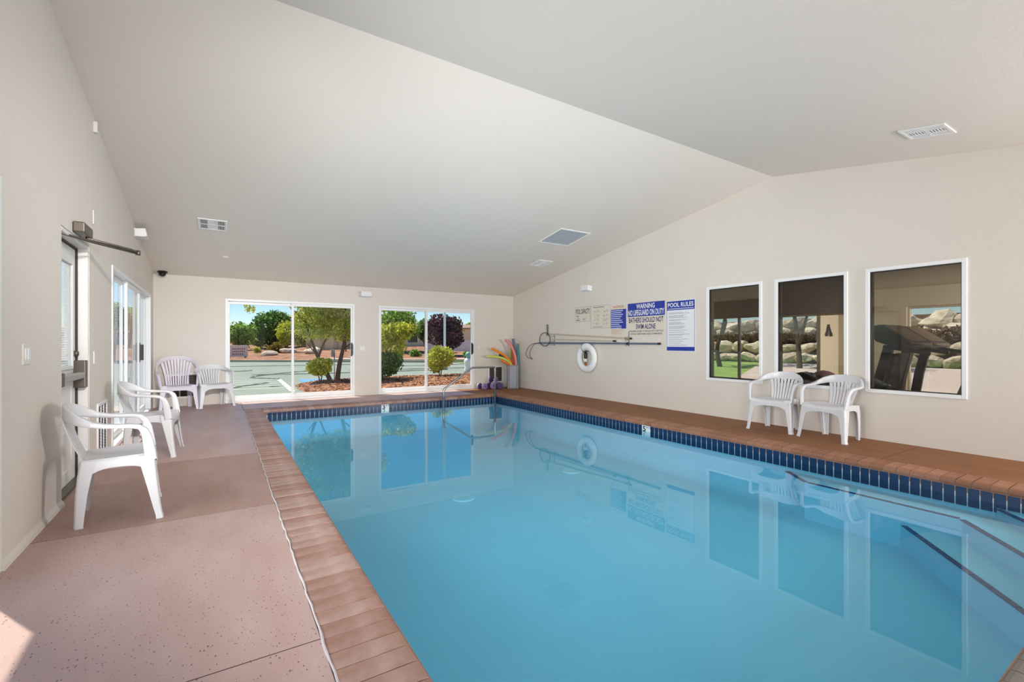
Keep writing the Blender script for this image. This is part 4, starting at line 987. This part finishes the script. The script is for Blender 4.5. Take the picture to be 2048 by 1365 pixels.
for P in ([(-1.5, 24.5), (.2, 23.8), (1.2, 24.2)], [(3.4, 22.6), (2.2, 21.4), (1.2, 20.0), (.95, 19.2), (1.4, 18.5), (1.7, 17.9)], [(1.3, 16.4), (.6, 15.6), (.2, 15.0), (-.8, 14.7)], [(-3, 30), (2, 28.6), (8, 27.8)], [(5, 22), (10, 21.2), (14, 21.4)], [(6, 25), (10, 24.6), (15, 25.5)], [(1, 20.8), (4, 20.3), (9, 20.1)]):
    sp_ = smooth_path([(x, y, GZ0 + .001) for x, y in P], 5)
    mb = MB(); mb.tube([(p.x, p.y, GZ0 - .01) for p in sp_], [.02 + .03 * abs(math.sin(i * 1.7)) for i in range(len(sp_))], 6); mb.build('crack_seal', CRK, lot)
# far kerb and bed
CURB = [(-26, 50.5), (-14, 44), (.4, 36.3), (5.6, 33), (10.7, 28.9), (17, 25.5), (34, 19)]
mb = MB()
for (a, b) in zip(CURB, CURB[1:]): mb.prism([a, b, (b[0] + .12, b[1] + .18), (a[0] + .12, a[1] + .18)], 'z', GZ0 - .02, GZ0 + .13)
mb.build('kerb', mat('kerb_concrete', srgb(176, 168, 152), .9), lot)
def bed_z(x, y):
    xs = [p[0] for p in CURB]; ys = [p[1] for p in CURB]; yc = np.interp(x, xs, ys); return GZ0 + .10 + max(0, y - yc) * .035 + .06 * math.sin(x * .7 + y * .4)
GRAV = mat('red_gravel', srgb(168, 122, 90), .95, var=srgb(130, 88, 62), scale=1.4, bump=.8, bscale=14, bdist=.05, ramp=(.42, .6))
g = MB(); nx, ny = 40, 24; vs = []
for j in range(ny + 1):
    for i in range(nx + 1):
        x = lerp(-26, 34, i / nx); yc = np.interp(x, [p[0] for p in CURB], [p[1] for p in CURB]); y = yc + .2 + 50 * (j / ny) ** 1.6; vs.append((x, y, bed_z(x, y)))
g.add(vs, [(j * (nx + 1) + i, j * (nx + 1) + i + 1, (j + 1) * (nx + 1) + i + 1, (j + 1) * (nx + 1) + i) for j in range(ny) for i in range(nx)])
tag(g.build('gravel_bed', GRAV, smooth=True), 'sloping red gravel bed beyond the parking lot kerb', 'gravel bed', kind='structure')
SIDE = mat('pale_concrete', srgb(196, 186, 168), .9)
mb = MB(); 
for (a, b) in zip(CURB[3:], CURB[4:]): mb.prism([(a[0] + .2, a[1] + .25), (b[0] + .2, b[1] + .25), (b[0] + .7, b[1] + 2.0), (a[0] + .7, a[1] + 2.0)], 'z', GZ0, GZ0 + .2)
tag(mb.build('sidewalk', SIDE), 'pale concrete sidewalk across the parking lot', 'sidewalk', kind='structure')
# apron just outside the back doors and bark bed with a berm
mb = MB(); mb.box(-6, 14, YB + .15, YB + .95, -.2, -.035); tag(mb.build('door_apron', mat('apron_concrete', srgb(196, 178, 152), .9, var=srgb(176, 150, 124), scale=3)), 'narrow concrete apron along the back doors', 'apron', kind='structure')
BARK = mat('bark_mulch', srgb(132, 84, 58), .95, var=srgb(176, 122, 84), scale=9, bump=1, bscale=26, bdist=.05, ramp=(.4, .62))
def berm_h(x, y):
    e = (x - 1.5) / 1.2; e = max(0, min(1, e)); f = max(0, min(1, (16.6 - y - .25 * max(0, 4 - x)) / 1.2)); f2 = max(0, min(1, (y - 11.7) / .6))
    return GZ0 - .03 + .16 * (e * e * (3 - 2 * e)) * (f * f * (3 - 2 * f)) * (.35 + .65 * f2)
g = MB(); nx, ny = 50, 26; vs = [(x, y, berm_h(x, y) + .018 * math.sin(x * 9 + y * 4) * math.sin(y * 7 - x * 3)) for y in [lerp(11.62, 16.8, j / ny) for j in range(ny + 1)] for x in [lerp(-6 if False else .2, 14, i / nx) for i in range(nx + 1)]]
g.add(vs, [(j * (nx + 1) + i, j * (nx + 1) + i + 1, (j + 1) * (nx + 1) + i + 1, (j + 1) * (nx + 1) + i) for j in range(ny) for i in range(nx)])
tag(g.build('bark_bed', BARK, smooth=True), 'mounded reddish bark bed outside the back doors', 'bark bed', kind='structure')
r2 = np.random.RandomState(5)
def chips(name, label, n, xr, yr, zf, sz, mats):
    mb = MB()
    for _ in range(n):
        x, y = r2.uniform(*xr), r2.uniform(*yr); z = zf(x, y)
        if z < GZ0 + .0: continue
        a = r2.uniform(0, 6.28); t_ = r2.uniform(-.6, .6); l = sz * r2.uniform(.5, 1.4); w = l * .4
        u = Vector((math.cos(a), math.sin(a), t_ * .5)) * l; v = Vector((-math.sin(a), math.cos(a), r2.uniform(-.4, .4))) * w; c = Vector((x, y, z + .012))
        mb.add([c - u - v, c + u - v * .6, c + u * .8 + v, c - u * .7 + v * .9], [(0, 1, 2, 3)], r2.randint(len(mats)))
    return tag(mb.build(name, mats), label, 'bark chips', kind='stuff')
chips('bark_chips', 'loose bark chips scattered on the mounded bed', 6000, (1.2, 11), (11.65, 16.4), lambda x, y: berm_h(x, y) if berm_h(x, y) > GZ0 + .005 else -9, .045, [BARK, mat('bark_dark', srgb(104, 64, 48), .95), mat('bark_light', srgb(190, 142, 104), .95)])
# ground on the other sides
mb = MB(); mb.add([(-60, -60, GZ0 - .001), (-1.2, -60, GZ0 - .001), (-1.2, YB + .9, GZ0 - .001), (-60, YB + .9, GZ0 - .001)], [(0, 1, 2, 3)]); tag(mb.build('side_patio', mat('side_concrete', srgb(180, 184, 184), .9, var=srgb(168, 172, 172), scale=.6)), 'pale concrete paving outside the left wall', 'paving', kind='structure')
mb = MB(); mb.add([(-1.2, -60, GZ0 - .002), (60, -60, GZ0 - .002), (60, YN - .15, GZ0 - .002), (-1.2, YN - .15, GZ0 - .002)], [(0, 1, 2, 3)]); tag(mb.build('rear_patio', SIDE), 'pale concrete paving behind the viewpoint', 'paving', kind='structure')

# ------------------------------------------------------------------ outside: plants
def leaves(mb, c, r, n, size, nm, rs, shell=.55, aspect=.55, droop=0.):
    c = np.array(c); r = np.array(r)
    d = rs.normal(size=(n, 3)); d /= np.linalg.norm(d, axis=1)[:, None]
    rad = shell + (1 - shell) * rs.rand(n) ** .7
    p = c + d * rad[:, None] * r * (1 + .12 * np.sin(d[:, :1] * 7 + d[:, 1:2] * 9 + d[:, 2:] * 5))
    u = rs.normal(size=(n, 3)); u[:, 2] -= droop; u /= np.linalg.norm(u, axis=1)[:, None]
    v = np.cross(u, rs.normal(size=(n, 3))); v /= np.linalg.norm(v, axis=1)[:, None]
    s = size * (.6 + .8 * rs.rand(n))[:, None]
    q = np.stack([p - u * s, p + v * s * aspect, p + u * s, p - v * s * aspect], 1).reshape(-1, 3)
    k = len(mb.v); mb.v += [tuple(x) for x in q]; mb.f += [(k + 4 * i, k + 4 * i + 1, k + 4 * i + 2, k + 4 * i + 3) for i in range(n)]; mb.m += [int(x) for x in rs.randint(0, nm, n)]
def leafmat(name, *cols):
    out = []
    for i, c in enumerate(cols):
        k = name + '_%d' % i
        out.append(MATS[k] if k in MATS else translucent(k, srgb(*c), .5))
    return out
LG = leafmat('leaf_green', (142, 176, 76), (166, 196, 86), (98, 132, 60))
LY = leafmat('leaf_yellow_green', (206, 210, 84), (224, 220, 100), (156, 168, 66))
LD = leafmat('leaf_dark_green', (98, 134, 68), (126, 160, 82), (66, 94, 54))
LP = leafmat('leaf_plum', (86, 56, 66), (112, 74, 80), (58, 40, 54))
LO = leafmat('leaf_olive', (196, 202, 96), (156, 170, 76), (222, 214, 118))
BK = mat('tree_bark', srgb(92, 76, 66), .95, bump=.6, bscale=40, bdist=.02)
def plant(name, label, cat, base, trunks, blobs, mats, seed, group=None, droop=0.):
    """trunks: list of (points, r0, r1) relative to base; blobs: (centre, radii, n, leaf size)"""
    rs = np.random.RandomState(seed); t = thing(name, label, cat, base, group=group)
    for pts, r0, r1 in trunks:
        P = smooth_path(pts, 5); mb = MB(); mb.tube(P, [lerp(r0, r1, i / (len(P) - 1)) for i in range(len(P))], 8); mb.build('trunk' if r0 > .03 else 'branch', BK, t, smooth=True)
    mb = MB()
    for c, r, n, s in blobs: leaves(mb, c, r, n, s, len(mats), rs, droop=droop)
    o = mb.build('foliage', mats, t); o['kind'] = 'stuff'
    return t
# the multi-stem tree close outside the left back door
plant('garden_tree', 'leaning multi-stem tree close outside the left back door', 'tree', (2.95, 15.1, .03),
      [([(-.05, 0, -.05), (-.22, .05, .35), (-.42, .1, .75), (-.60, .1, 1.25), (-.8, .1, 1.9)], .075, .025), ([(.12, -.05, -.05), (.2, 0, .5), (.32, .05, 1.0), (.42, .1, 1.6), (.4, .1, 2.6)], .08, .03),
       ([(-.40, .1, .72), (-.28, .05, 1.1), (-.1, 0, 1.5), (.1, 0, 2.2)], .035, .02), ([(.30, .05, .95), (.55, .0, 1.15), (.8, 0, 1.3)], .028, .015), ([(-.25, .05, .42), (-.5, .0, .85), (-.75, -.1, 1.15)], .028, .012),
       ([(-.5, .1, 1.5), (-1.2, .4, 2.3), (-1.9, .7, 2.75)], .025, .008), ([(-1.9, .7, 2.75), (-2.15, .8, 2.55), (-2.2, .9, 2.35)], .008, .004)],
      [((-.55, 0, 1.75), (.62, .6, .52), 1500, .045), ((.15, .1, 1.72), (.70, .6, .50), 1900, .045), ((.75, 0, 1.75), (.60, .6, .55), 1500, .045), ((-.3, .1, 2.5), (1.0, .8, .6), 2200, .05), ((.5, 0, 2.5), (1.0, .8, .7), 2200, .05), ((.1, .1, 3.2), (1.1, .9, .7), 2200, .055), ((.2, .1, 3.9), (.8, .7, .5), 1200, .055), ((-2.2, .95, 2.22), (.17, .16, .14), 60, .05), ((1.25, .3, 2.4), (.6, .6, .5), 900, .05)], LO, 1)
plant('shrub', 'round light green shrub at the foot of the leaning tree', 'shrub', (2.52, 14.75, .02), [([(0, 0, -.05), (-.03, 0, .15), (-.08, 0, .35)], .02, .012), ([(.02, 0, -.05), (.06, .02, .2), (.12, 0, .4)], .02, .012)], [((-.02, 0, .46), (.36, .33, .26), 1500, .04), ((.14, 0, .58), (.22, .22, .16), 500, .04)], LY, 2)
plant('shrub', 'dark green shrub outside the left edge of the right back door', 'shrub', (4.25, 14.0, .03), [([(0, 0, -.05), (-.08, 0, .2), (-.2, 0, .45)], .025, .012), ([(.02, 0, -.05), (.1, 0, .25), (.25, 0, .5)], .025, .012), ([(0, 0, -.05), (0, .02, .5)], .02, .01)], [((-.05, 0, .52), (.56, .5, .36), 2400, .045), ((.25, 0, .66), (.3, .3, .22), 800, .045)], LD, 3)
plant('shrub', 'yellow-green shrub in the middle of the right back door', 'shrub', (6.48, 14.97, .03), [([(0, 0, -.05), (-.06, 0, .3), (-.15, 0, .6)], .022, .01), ([(.02, 0, -.05), (.08, 0, .3), (.18, 0, .65)], .022, .01)], [((-.12, 0, .55), (.36, .35, .42), 1700, .042), ((.18, 0, .68), (.36, .33, .34), 1500, .042), ((-.12, 0, .95), (.16, .16, .14), 300, .04)], LY, 4)
plant('feathery_shrub', 'tall arching yellow-green shrub behind the dark green one', 'shrub', (5.35, 16.9, 0), [([(0, 0, -.06), (-.1, 0, .7), (-.5, 0, 1.5)], .04, .012), ([(0, 0, -.06), (.15, 0, .8), (.55, 0, 1.7)], .04, .012), ([(0, 0, 0), (0, 0, 1.2), (.1, 0, 2.0)], .035, .012)],
      [((-.35, 0, 1.45), (.55, .5, .45), 1100, .07), ((.3, 0, 1.62), (.55, .5, .35), 1000, .07), ((0, 0, 1.0), (.6, .5, .4), 900, .06), ((.75, 0, 1.75), (.25, .2, .2), 250, .07)], LY, 5, droop=.6)
TG = 'trees beyond the parking lot'
def far(px, py0, py1, w, d, name, label, cat, mats, seed, n, leaf, g=TG, trunk=True, ground=None):
    u = (px - 1024) / 922.24; c_, s_ = math.cos(YAW), math.sin(YAW); x, y = d * (u * c_ + s_), d * (-u * s_ + c_)
    zt, zb = CAM_H + d * (687 - py0) / 922.24, CAM_H + d * (687 - py1) / 922.24; rx = w * d / 922.24 / 2; zc, rz = (zt + zb) / 2, (zt - zb) / 2
    gz = bed_z(x, y) if ground is None else ground
    rs = random.Random(seed); bl_ = []
    k = 7
    for i in range(k):
        a = rs.uniform(0, 6.28); q = rs.uniform(.2, .62); f = rs.uniform(.42, .62)
        bl_.append(((rx * q * math.cos(a), rx * q * math.sin(a), zc - gz + rz * rs.uniform(-.55, .55)), (rx * f, rx * f, rz * f), n // k, leaf))
    bl_.append(((0, 0, zc - gz), (rx * .7, rx * .7, rz * .8), n // 3, leaf))
    tr = [([(0, 0, -.1), (.05 * rx, 0, (zb - gz) * .6 + .1), (.1 * rx, 0, zc - gz)], .035 * rx + .05, .03)]
    for i in range(3):
        a = i * 2.1 + seed; tr.append(([(0, 0, max(.05, (zb - gz) * .3)), (.3 * rx * math.cos(a), .3 * rx * math.sin(a), (zc - gz) * .7), (.6 * rx * math.cos(a), .6 * rx * math.sin(a), zc - gz + .2 * rz)], .03 * rx + .03, .015))
    return plant(name, label, cat, (x, y, gz), tr if trunk else [], bl_, mats, seed, g)
far(476, 640, 694, 62, 42, 'far_tree', 'small round green tree at the left edge of the left back door', 'tree', LG, 11, 2600, .13)
far(540, 616, 694, 92, 47, 'far_tree', 'broad dark green tree in the middle of the left back door', 'tree', LD, 12, 4200, .14)
far(573, 640, 694, 52, 40, 'far_tree', 'yellow-green tree beside the middle bar of the left back door', 'tree', LY, 13, 2200, .11)
far(615, 610, 705, 92, 50, 'far_tree', 'tall olive tree behind the leaning garden tree', 'tree', LO, 14, 3600, .15)
far(690, 612, 690, 70, 46, 'far_tree', 'green tree behind the pier between the back doors', 'tree', LG, 15, 2600, .14)
far(797, 612, 684, 100, 40, 'far_tree', 'leafy green tree at upper left of the right back door', 'tree', LG, 16, 4200, .12)
far(893, 630, 698, 80, 36, 'plum_tree', 'dark purple-leaved plum tree across the parking lot', 'tree', LP, 17, 4200, .11)
far(850, 640, 690, 40, 44, 'far_tree', 'mid green tree left of the plum tree', 'tree', LD, 18, 1800, .12)
far(948, 640, 672, 40, 62, 'far_tree', 'green treetop at the right edge of the right back door', 'tree', LG, 19, 1500, .16)
far(258, 616, 668, 60, 48, 'far_tree', 'yellow-green tree seen through the left sliding door', 'tree', LO, 20, 2400, .14, ground=GZ0)
far(228, 600, 672, 50, 30, 'far_tree', 'pale green tree at the near edge of the left sliding door', 'tree', LG, 21, 2000, .10, ground=GZ0)
SG_ = 'shrubs in the beds across the parking lot'
far(515, 695, 711, 17, 39, 'shrub', 'small round green shrub in the far gravel bed', 'shrub', LY, 31, 700, .07, SG_)
far(549, 684, 715, 34, 38.5, 'shrub', 'rusty yellow shrub in the far gravel bed', 'shrub', leafmat('leaf_rust', (150, 128, 60), (166, 140, 70), (120, 108, 52)), 32, 1300, .08, SG_)
far(831, 699, 716, 26, 34, 'shrub', 'low green shrub by the sidewalk across the lot', 'shrub', LG, 33, 800, .07, SG_)
far(868, 698, 716, 22, 34.5, 'shrub', 'low olive shrub under the plum tree', 'shrub', LO, 34, 700, .07, SG_)
far(936, 703, 719, 22, 32, 'shrub', 'low green shrub at the right edge of the right back door', 'shrub', LG, 35, 700, .07, SG_)
far(790, 702, 716, 40, 33, 'shrub', 'low shrub behind the dark green one', 'shrub', LD, 36, 700, .08, SG_)
# boulders in the bed
STONE = [mat('stone_%d' % i, srgb(*c), .9, var=srgb(*d), scale=2.5, bump=.6, bscale=8, bdist=.06) for i, (c, d) in enumerate([((228, 214, 188), (180, 162, 140)), ((206, 190, 168), (236, 224, 200)), ((178, 158, 140), (214, 196, 172))])]
def rock_mesh(seed, m):
    rs = np.random.RandomState(seed); bm = bmesh.new(); bmesh.ops.create_icosphere(bm, subdivisions=2, radius=1)
    k = rs.normal(size=(4, 3)) * 1.6; ph = rs.rand(4) * 6
    for v in bm.verts:
        p = np.array(v.co); v.co *= 1 + .12 * sum(math.sin(k[i] @ p + ph[i]) for i in range(4)); v.co.z *= .72
    me = bpy.data.meshes.new('rock'); bm.to_mesh(me); bm.free(); me.materials.append(m); return me
ROCKS = [rock_mesh(i, STONE[i % 3]) for i in range(7)]
for i, (x, y, s, lab) in enumerate(((4.7, 42.3, .45, 'pale boulder left of the middle bar in the far gravel bed'), (6.3, 40.4, .6, 'broad pale boulder right of the middle bar in the far gravel bed'), (3.2, 40.8, .45, 'low pale boulder left of the rusty shrub'), (2.3, 12.9, .10, 'small dark stone at the edge of the bark bed'))):
    o = link(ROCKS[i], 'boulder', None, (x, y, (bed_z(x, y) if y > 20 else GZ0) + s * .3)); o.scale = (s * 1.3, s, s * .8); o.rotation_euler = (0, 0, i * 1.3)
    tag(o, lab, 'boulder')

# ------------------------------------------------------------------ outside: signs, posts, buildings
en = thing('yard_sign', 'low pinkish entrance sign board at the far kerb', 'sign', (1.06, 39.5, bed_z(1.06, 39.5)), (0, 0, -.15))
mb = MB(); mb.rbox(-.66, .66, -.05, .05, .08, .93, .02, 2); mb.build('board', mat('pink_board', srgb(232, 208, 204), .8), en)
for s_ in (-1, 1):
    mb = MB(); mb.box(s_ * .5 - .05, s_ * .5 + .05, -.04, .04, -.1, .1); mb.build('post', BK, en)
mb = MB(); rs = random.Random(9)
for r_ in range(3):
    u = -.32
    while u < .40:
        l = rs.uniform(.05, .1); mb.box(u, u + l, -.056, -.05, .70 - r_ * .19 - .08, .70 - r_ * .19); u += l + .05
mb.build('lettering', mat('maroon_print', srgb(110, 70, 76), .8), en)
ps = thing('parking_sign', 'thin metal parking sign post behind the leaning tree', 'sign post', (3.13, 15.75, GZ0))
mb = MB(); mb.tube([(0, 0, 0), (0, 0, 1.05)], .016, 8); mb.build('post', STEEL, ps, smooth=True); mb = MB(); mb.rbox(-.10, .02, .012, .022, .82, 1.06, .004, 1); mb.build('plate', GREYP, ps)
fs_ = thing('street_sign', 'dark wooden sign on a post before the tan garden wall', 'sign', (9.4, 43.2, bed_z(9.4, 43.2)), (0, 0, -.2))
mb = MB(); mb.rbox(-.48, .48, -.04, .04, .95, 1.48, .02, 1); mb.build('board', mat('brown_board', srgb(104, 88, 80), .8), fs_); mb = MB(); mb.box(.1, .22, -.04, .04, -.1, 1.0); mb.build('post', BK, fs_)
mb = MB()
for r_ in range(3): mb.box(-.38, .38, -.046, -.04, 1.06 + r_ * .13, 1.11 + r_ * .13)
mb.build('lettering', mat('tan_print', srgb(170, 150, 130), .8), fs_)
lp = thing('light_pole', 'white light pole seen through the right back door', 'light pole', (9.04, 20.3, GZ0))
mb = MB(); mb.tube([(0, 0, 0), (0, 0, 5.2)], .055, 12); mb.build('pole', WHITE, lp, smooth=True, auto=40); mb = MB(); mb.rbox(-.2, .2, -.12, .12, 5.15, 5.3, .03, 2); mb.build('lamp_head', WHITE, lp); mb = MB(); mb.lathe([(.14, 0), (.14, .25), (.06, .3)], 16); mb.build('footing', SIDE, lp)
st = thing('garden_figure', 'white garden figure with a teal top at the door edge', 'garden figure', (8.95, 17.7, GZ0))
mb = MB(); mb.lathe([(.0, .04), (.16, .04), (.17, .1), (.13, .25), (.15, .38), (.17, .5), (.12, .6), (.07, .64), (0, .66)], 18); mb.build('body', mat('white_plaster', srgb(240, 240, 238), .8), st, smooth=True)
mb = MB(); mb.lathe([(.001, .62)] + [(.11 * math.cos(a), .76 + .13 * math.sin(a)) for a in [math.pi * (k / 10 - .4) for k in range(9)]] + [(.001, .9)], 16); mb.build('head', mat('teal_glaze', srgb(140, 180, 184), .5), st, smooth=True)
TAN = mat('tan_stucco', srgb(240, 222, 186), .9); ROOF = mat('tile_roof', srgb(150, 122, 100), .9); GLD = mat('dark_window', srgb(60, 58, 60), .2)
def building(name, label, c, rz, w, dpt, h, wins, wallm, roof=.5, z=0):
    b_ = thing(name, label, 'building', (c[0], c[1], z), (0, 0, rz))
    mb = MB(); mb.box(-w / 2, w / 2, 0, dpt, -1, h); mb.build('wall', wallm, b_)
    mb = MB(); mb.prism([(-.3, h), (dpt / 2, h + roof), (dpt + .3, h), (dpt + .3, h - .12), (-.3, h - .12)], 'x', -w / 2 - .3, w / 2 + .3); mb.build('roof', ROOF, b_)
    for (a, c_, z0, z1) in wins:
        f = MB(); f.rbox(a, c_, -.06, .02, z0, z1, .02, 1); fo = f.build('window', WHITE, b_); p = MB(); p.box(a + .08, c_ - .08, -.075, -.05, z0 + .08, z1 - .08); p.build('pane', GLD, fo)
    return b_
building('house', 'low tan house behind the plum tree', (20.5, 47.5), math.radians(-28), 9, 6, 2.9, [(-3.5, -2.3, 1.2, 2.2), (.6, 2.0, 1.3, 2.2)], TAN)
building('house', 'long beige house behind the leaning garden tree', (11.6, 58), math.radians(-15), 11, 6, 2.6, [(-4, -2.6, .9, 1.9), (1, 2.4, .9, 1.9)], mat('beige_stucco', srgb(246, 232, 204), .9))
building('house', 'lavender grey house seen through the left sliding door', (-9.6, 68), math.radians(6), 10, 6, 2.4, [(-2, -1, .9, 1.8), (1.2, 2.2, .9, 1.8)], mat('lavender_stucco', srgb(178, 168, 186), .9))
gw = thing('garden_wall', 'tan stone garden wall with piers behind the sign post', 'garden wall', (9.3, 46.5, bed_z(9.3, 46.5)), (0, 0, math.radians(-22)))
for k in range(5):
    mb = MB(); mb.rbox(-2.6 + k * 1.25, -2.2 + k * 1.25, -.1, .3, -.3, 1.75, .03, 1); mb.build('pier', STONE[0], gw)
    if k < 4:
        mb = MB(); mb.box(-2.2 + k * 1.25, -1.35 + k * 1.25, 0, .2, -.3, 1.55); mb.build('panel', TAN, gw)
fe = thing('white_fence', 'white board fence beneath the plum tree', 'fence', (17.5, 37.6, bed_z(17.5, 37.6) - .1), (0, 0, math.radians(-28)))
for k in range(22):
    mb = MB(); mb.box(-2.4 + k * .2, -2.21 + k * .2, 0, .04, -.1, 1.05)
    if k == 0: fb = mb.build('board', WHITE, fe)
    else: link(fb.data, 'board', fe, (k * .2, 0, 0))
for z_ in (.3, .8):
    mb = MB(); mb.box(-2.4, 2.0, .04, .08, z_, z_ + .08); mb.build('rail', WHITE, fe)
hb_ = MB(); nxh = 48; vs = []
for i in range(nxh + 1):
    a = math.radians(lerp(-75, 75, i / nxh)); R = 105; x, y = R * math.sin(a), R * math.cos(a); vs += [(x, y, -1), (x * 1.01, y * 1.01, 2.6 + 1.1 * math.sin(i * .5) + .6 * math.sin(i * 1.3)), (x * 1.5, y * 1.5, 4)]
hb_.add(vs, [(3 * i + k, 3 * i + 3 + k, 3 * i + 4 + k, 3 * i + 1 + k) for i in range(nxh) for k in (0, 1)])
tag(hb_.build('far_hills', mat('scrub_hill', srgb(120, 124, 84), .95, var=srgb(150, 140, 100), scale=.3), smooth=True), 'low scrubby hills on the horizon', 'hills', kind='structure')
tr_ = thing('wheeled_bin', 'blue-lidded dark waste bin by the white fence', 'waste bin', (16.35, 35.6, GZ0 + .2), (0, 0, -.5))
mb = MB(); mb.loft([[(-.22, -.25, .05), (.22, -.25, .05), (.22, .25, .05), (-.22, .25, .05)], [(-.29, -.33, .95), (.29, -.33, .95), (.29, .33, .95), (-.29, .33, .95)]]); mb.build('body', mat('bin_grey', srgb(70, 72, 76), .7), tr_)
mb = MB(); mb.rbox(-.31, .31, -.36, .36, .94, 1.04, .03, 2); mb.build('lid', mat('bin_blue', srgb(60, 84, 160), .6), tr_)

# ------------------------------------------------------------------ outside the gym: lawn and boulder terraces
mb = MB(); n = 20; vs = []
for i in range(n + 1):
    x = lerp(GX1 + .16, 34, i / n)
    for j in range(n + 1): y = lerp(-20, 45, j / n); vs.append((x, y, GZ0 + .02 + max(0, x - 15.5) * .03))
mb.add(vs, [(i * (n + 1) + j, (i + 1) * (n + 1) + j, (i + 1) * (n + 1) + j + 1, i * (n + 1) + j + 1) for i in range(n) for j in range(n)])
tag(mb.build('lawn_ground', mat('lawn_soil', srgb(116, 150, 66), .95, var=srgb(150, 176, 90), scale=1.5)), 'green lawn beyond the gym windows', 'lawn', kind='structure')
mb = MB(); mb.prism([(GX1 + .16, -10), (22.5, -10), (22.5, 12.6), (GX1 + .16, 8.2)], 'z', GZ0, GZ0 + .1); vs = mb.v
mb.v = [(x, y, z + (max(0, x - 15.5) * .03 + .02)) for x, y, z in mb.v]; tag(mb.build('gym_path', mat('pink_paving', srgb(206, 186, 176), .9)), 'pale pink paving beyond the middle gym window', 'paving', kind='structure')
rw = thing('boulder_wall', 'two-tier boulder retaining wall beyond the gym', 'retaining wall', (24, 0, .2))
mb = MB(); mb.prism([(.55, -.5), (.55, .9), (2.8, 1.0), (2.8, 2.3), (6, 2.4), (6, -.5)], 'y', 0, 30); mb.build('earth_bank', mat('bank_soil', srgb(120, 94, 74), .95), rw)
rs = random.Random(21); cnt = 0
for tier, (x0, zb, rows, s) in enumerate(((0, .0, 2, .52), (2.3, 1.25, 2, .56))):
    for r_ in range(rows):
        y = 1.0
        while y < 27:
            q = s * rs.uniform(.75, 1.25); o = link(rs.choice(ROCKS), 'boulder', rw, (x0 + .3 * r_ + rs.uniform(-.12, .12), y + q, zb + r_ * .55 + .22 + rs.uniform(-.05, .08)), (rs.uniform(-.3, .3), rs.uniform(-.3, .3), rs.uniform(0, 6)))
            o.scale = (q * .9, q * 1.0, q * .75); y += q * 1.65
plant('dry_hedge', 'dry brown hedge growing between the two boulder tiers', 'hedge', (25.55, 14, 1.12), [([(0, k_ * 2 - 9, 0), (.05, k_ * 2 - 8.9, .2), (.1, k_ * 2 - 8.8, .4)], .02, .01) for k_ in range(10)], [((0, k_ * 1.6 - 11, .42), (.4, 1.0, .36), 420, .09) for k_ in range(15)], leafmat('leaf_dry', (128, 98, 76), (96, 78, 58), (150, 120, 92)), 50)
for k, (x, y, lean) in enumerate(((19.5, 9.4, .5), (20.0, 13.2, -.3))):
    plant('bare_tree', 'thin tree beyond the gym, ' + ['in line with the middle interior window', 'in line with the farthest interior window'][k], 'tree', (x, y, GZ0 + .1), [([(0, 0, 0), (lean * .2, .1, 1), (lean * .7, .4 * (1 - 2 * k), 2.4), (lean, .9, 4)], .12, .04), ([(lean * .2, .1, 1), (-.3, -.4, 2.2), (-.5, -.8, 3.6)], .07, .03)], [((0, 0, 4.6), (1.8, 1.8, 1.1), 1500, .1)], LO, 70 + k)
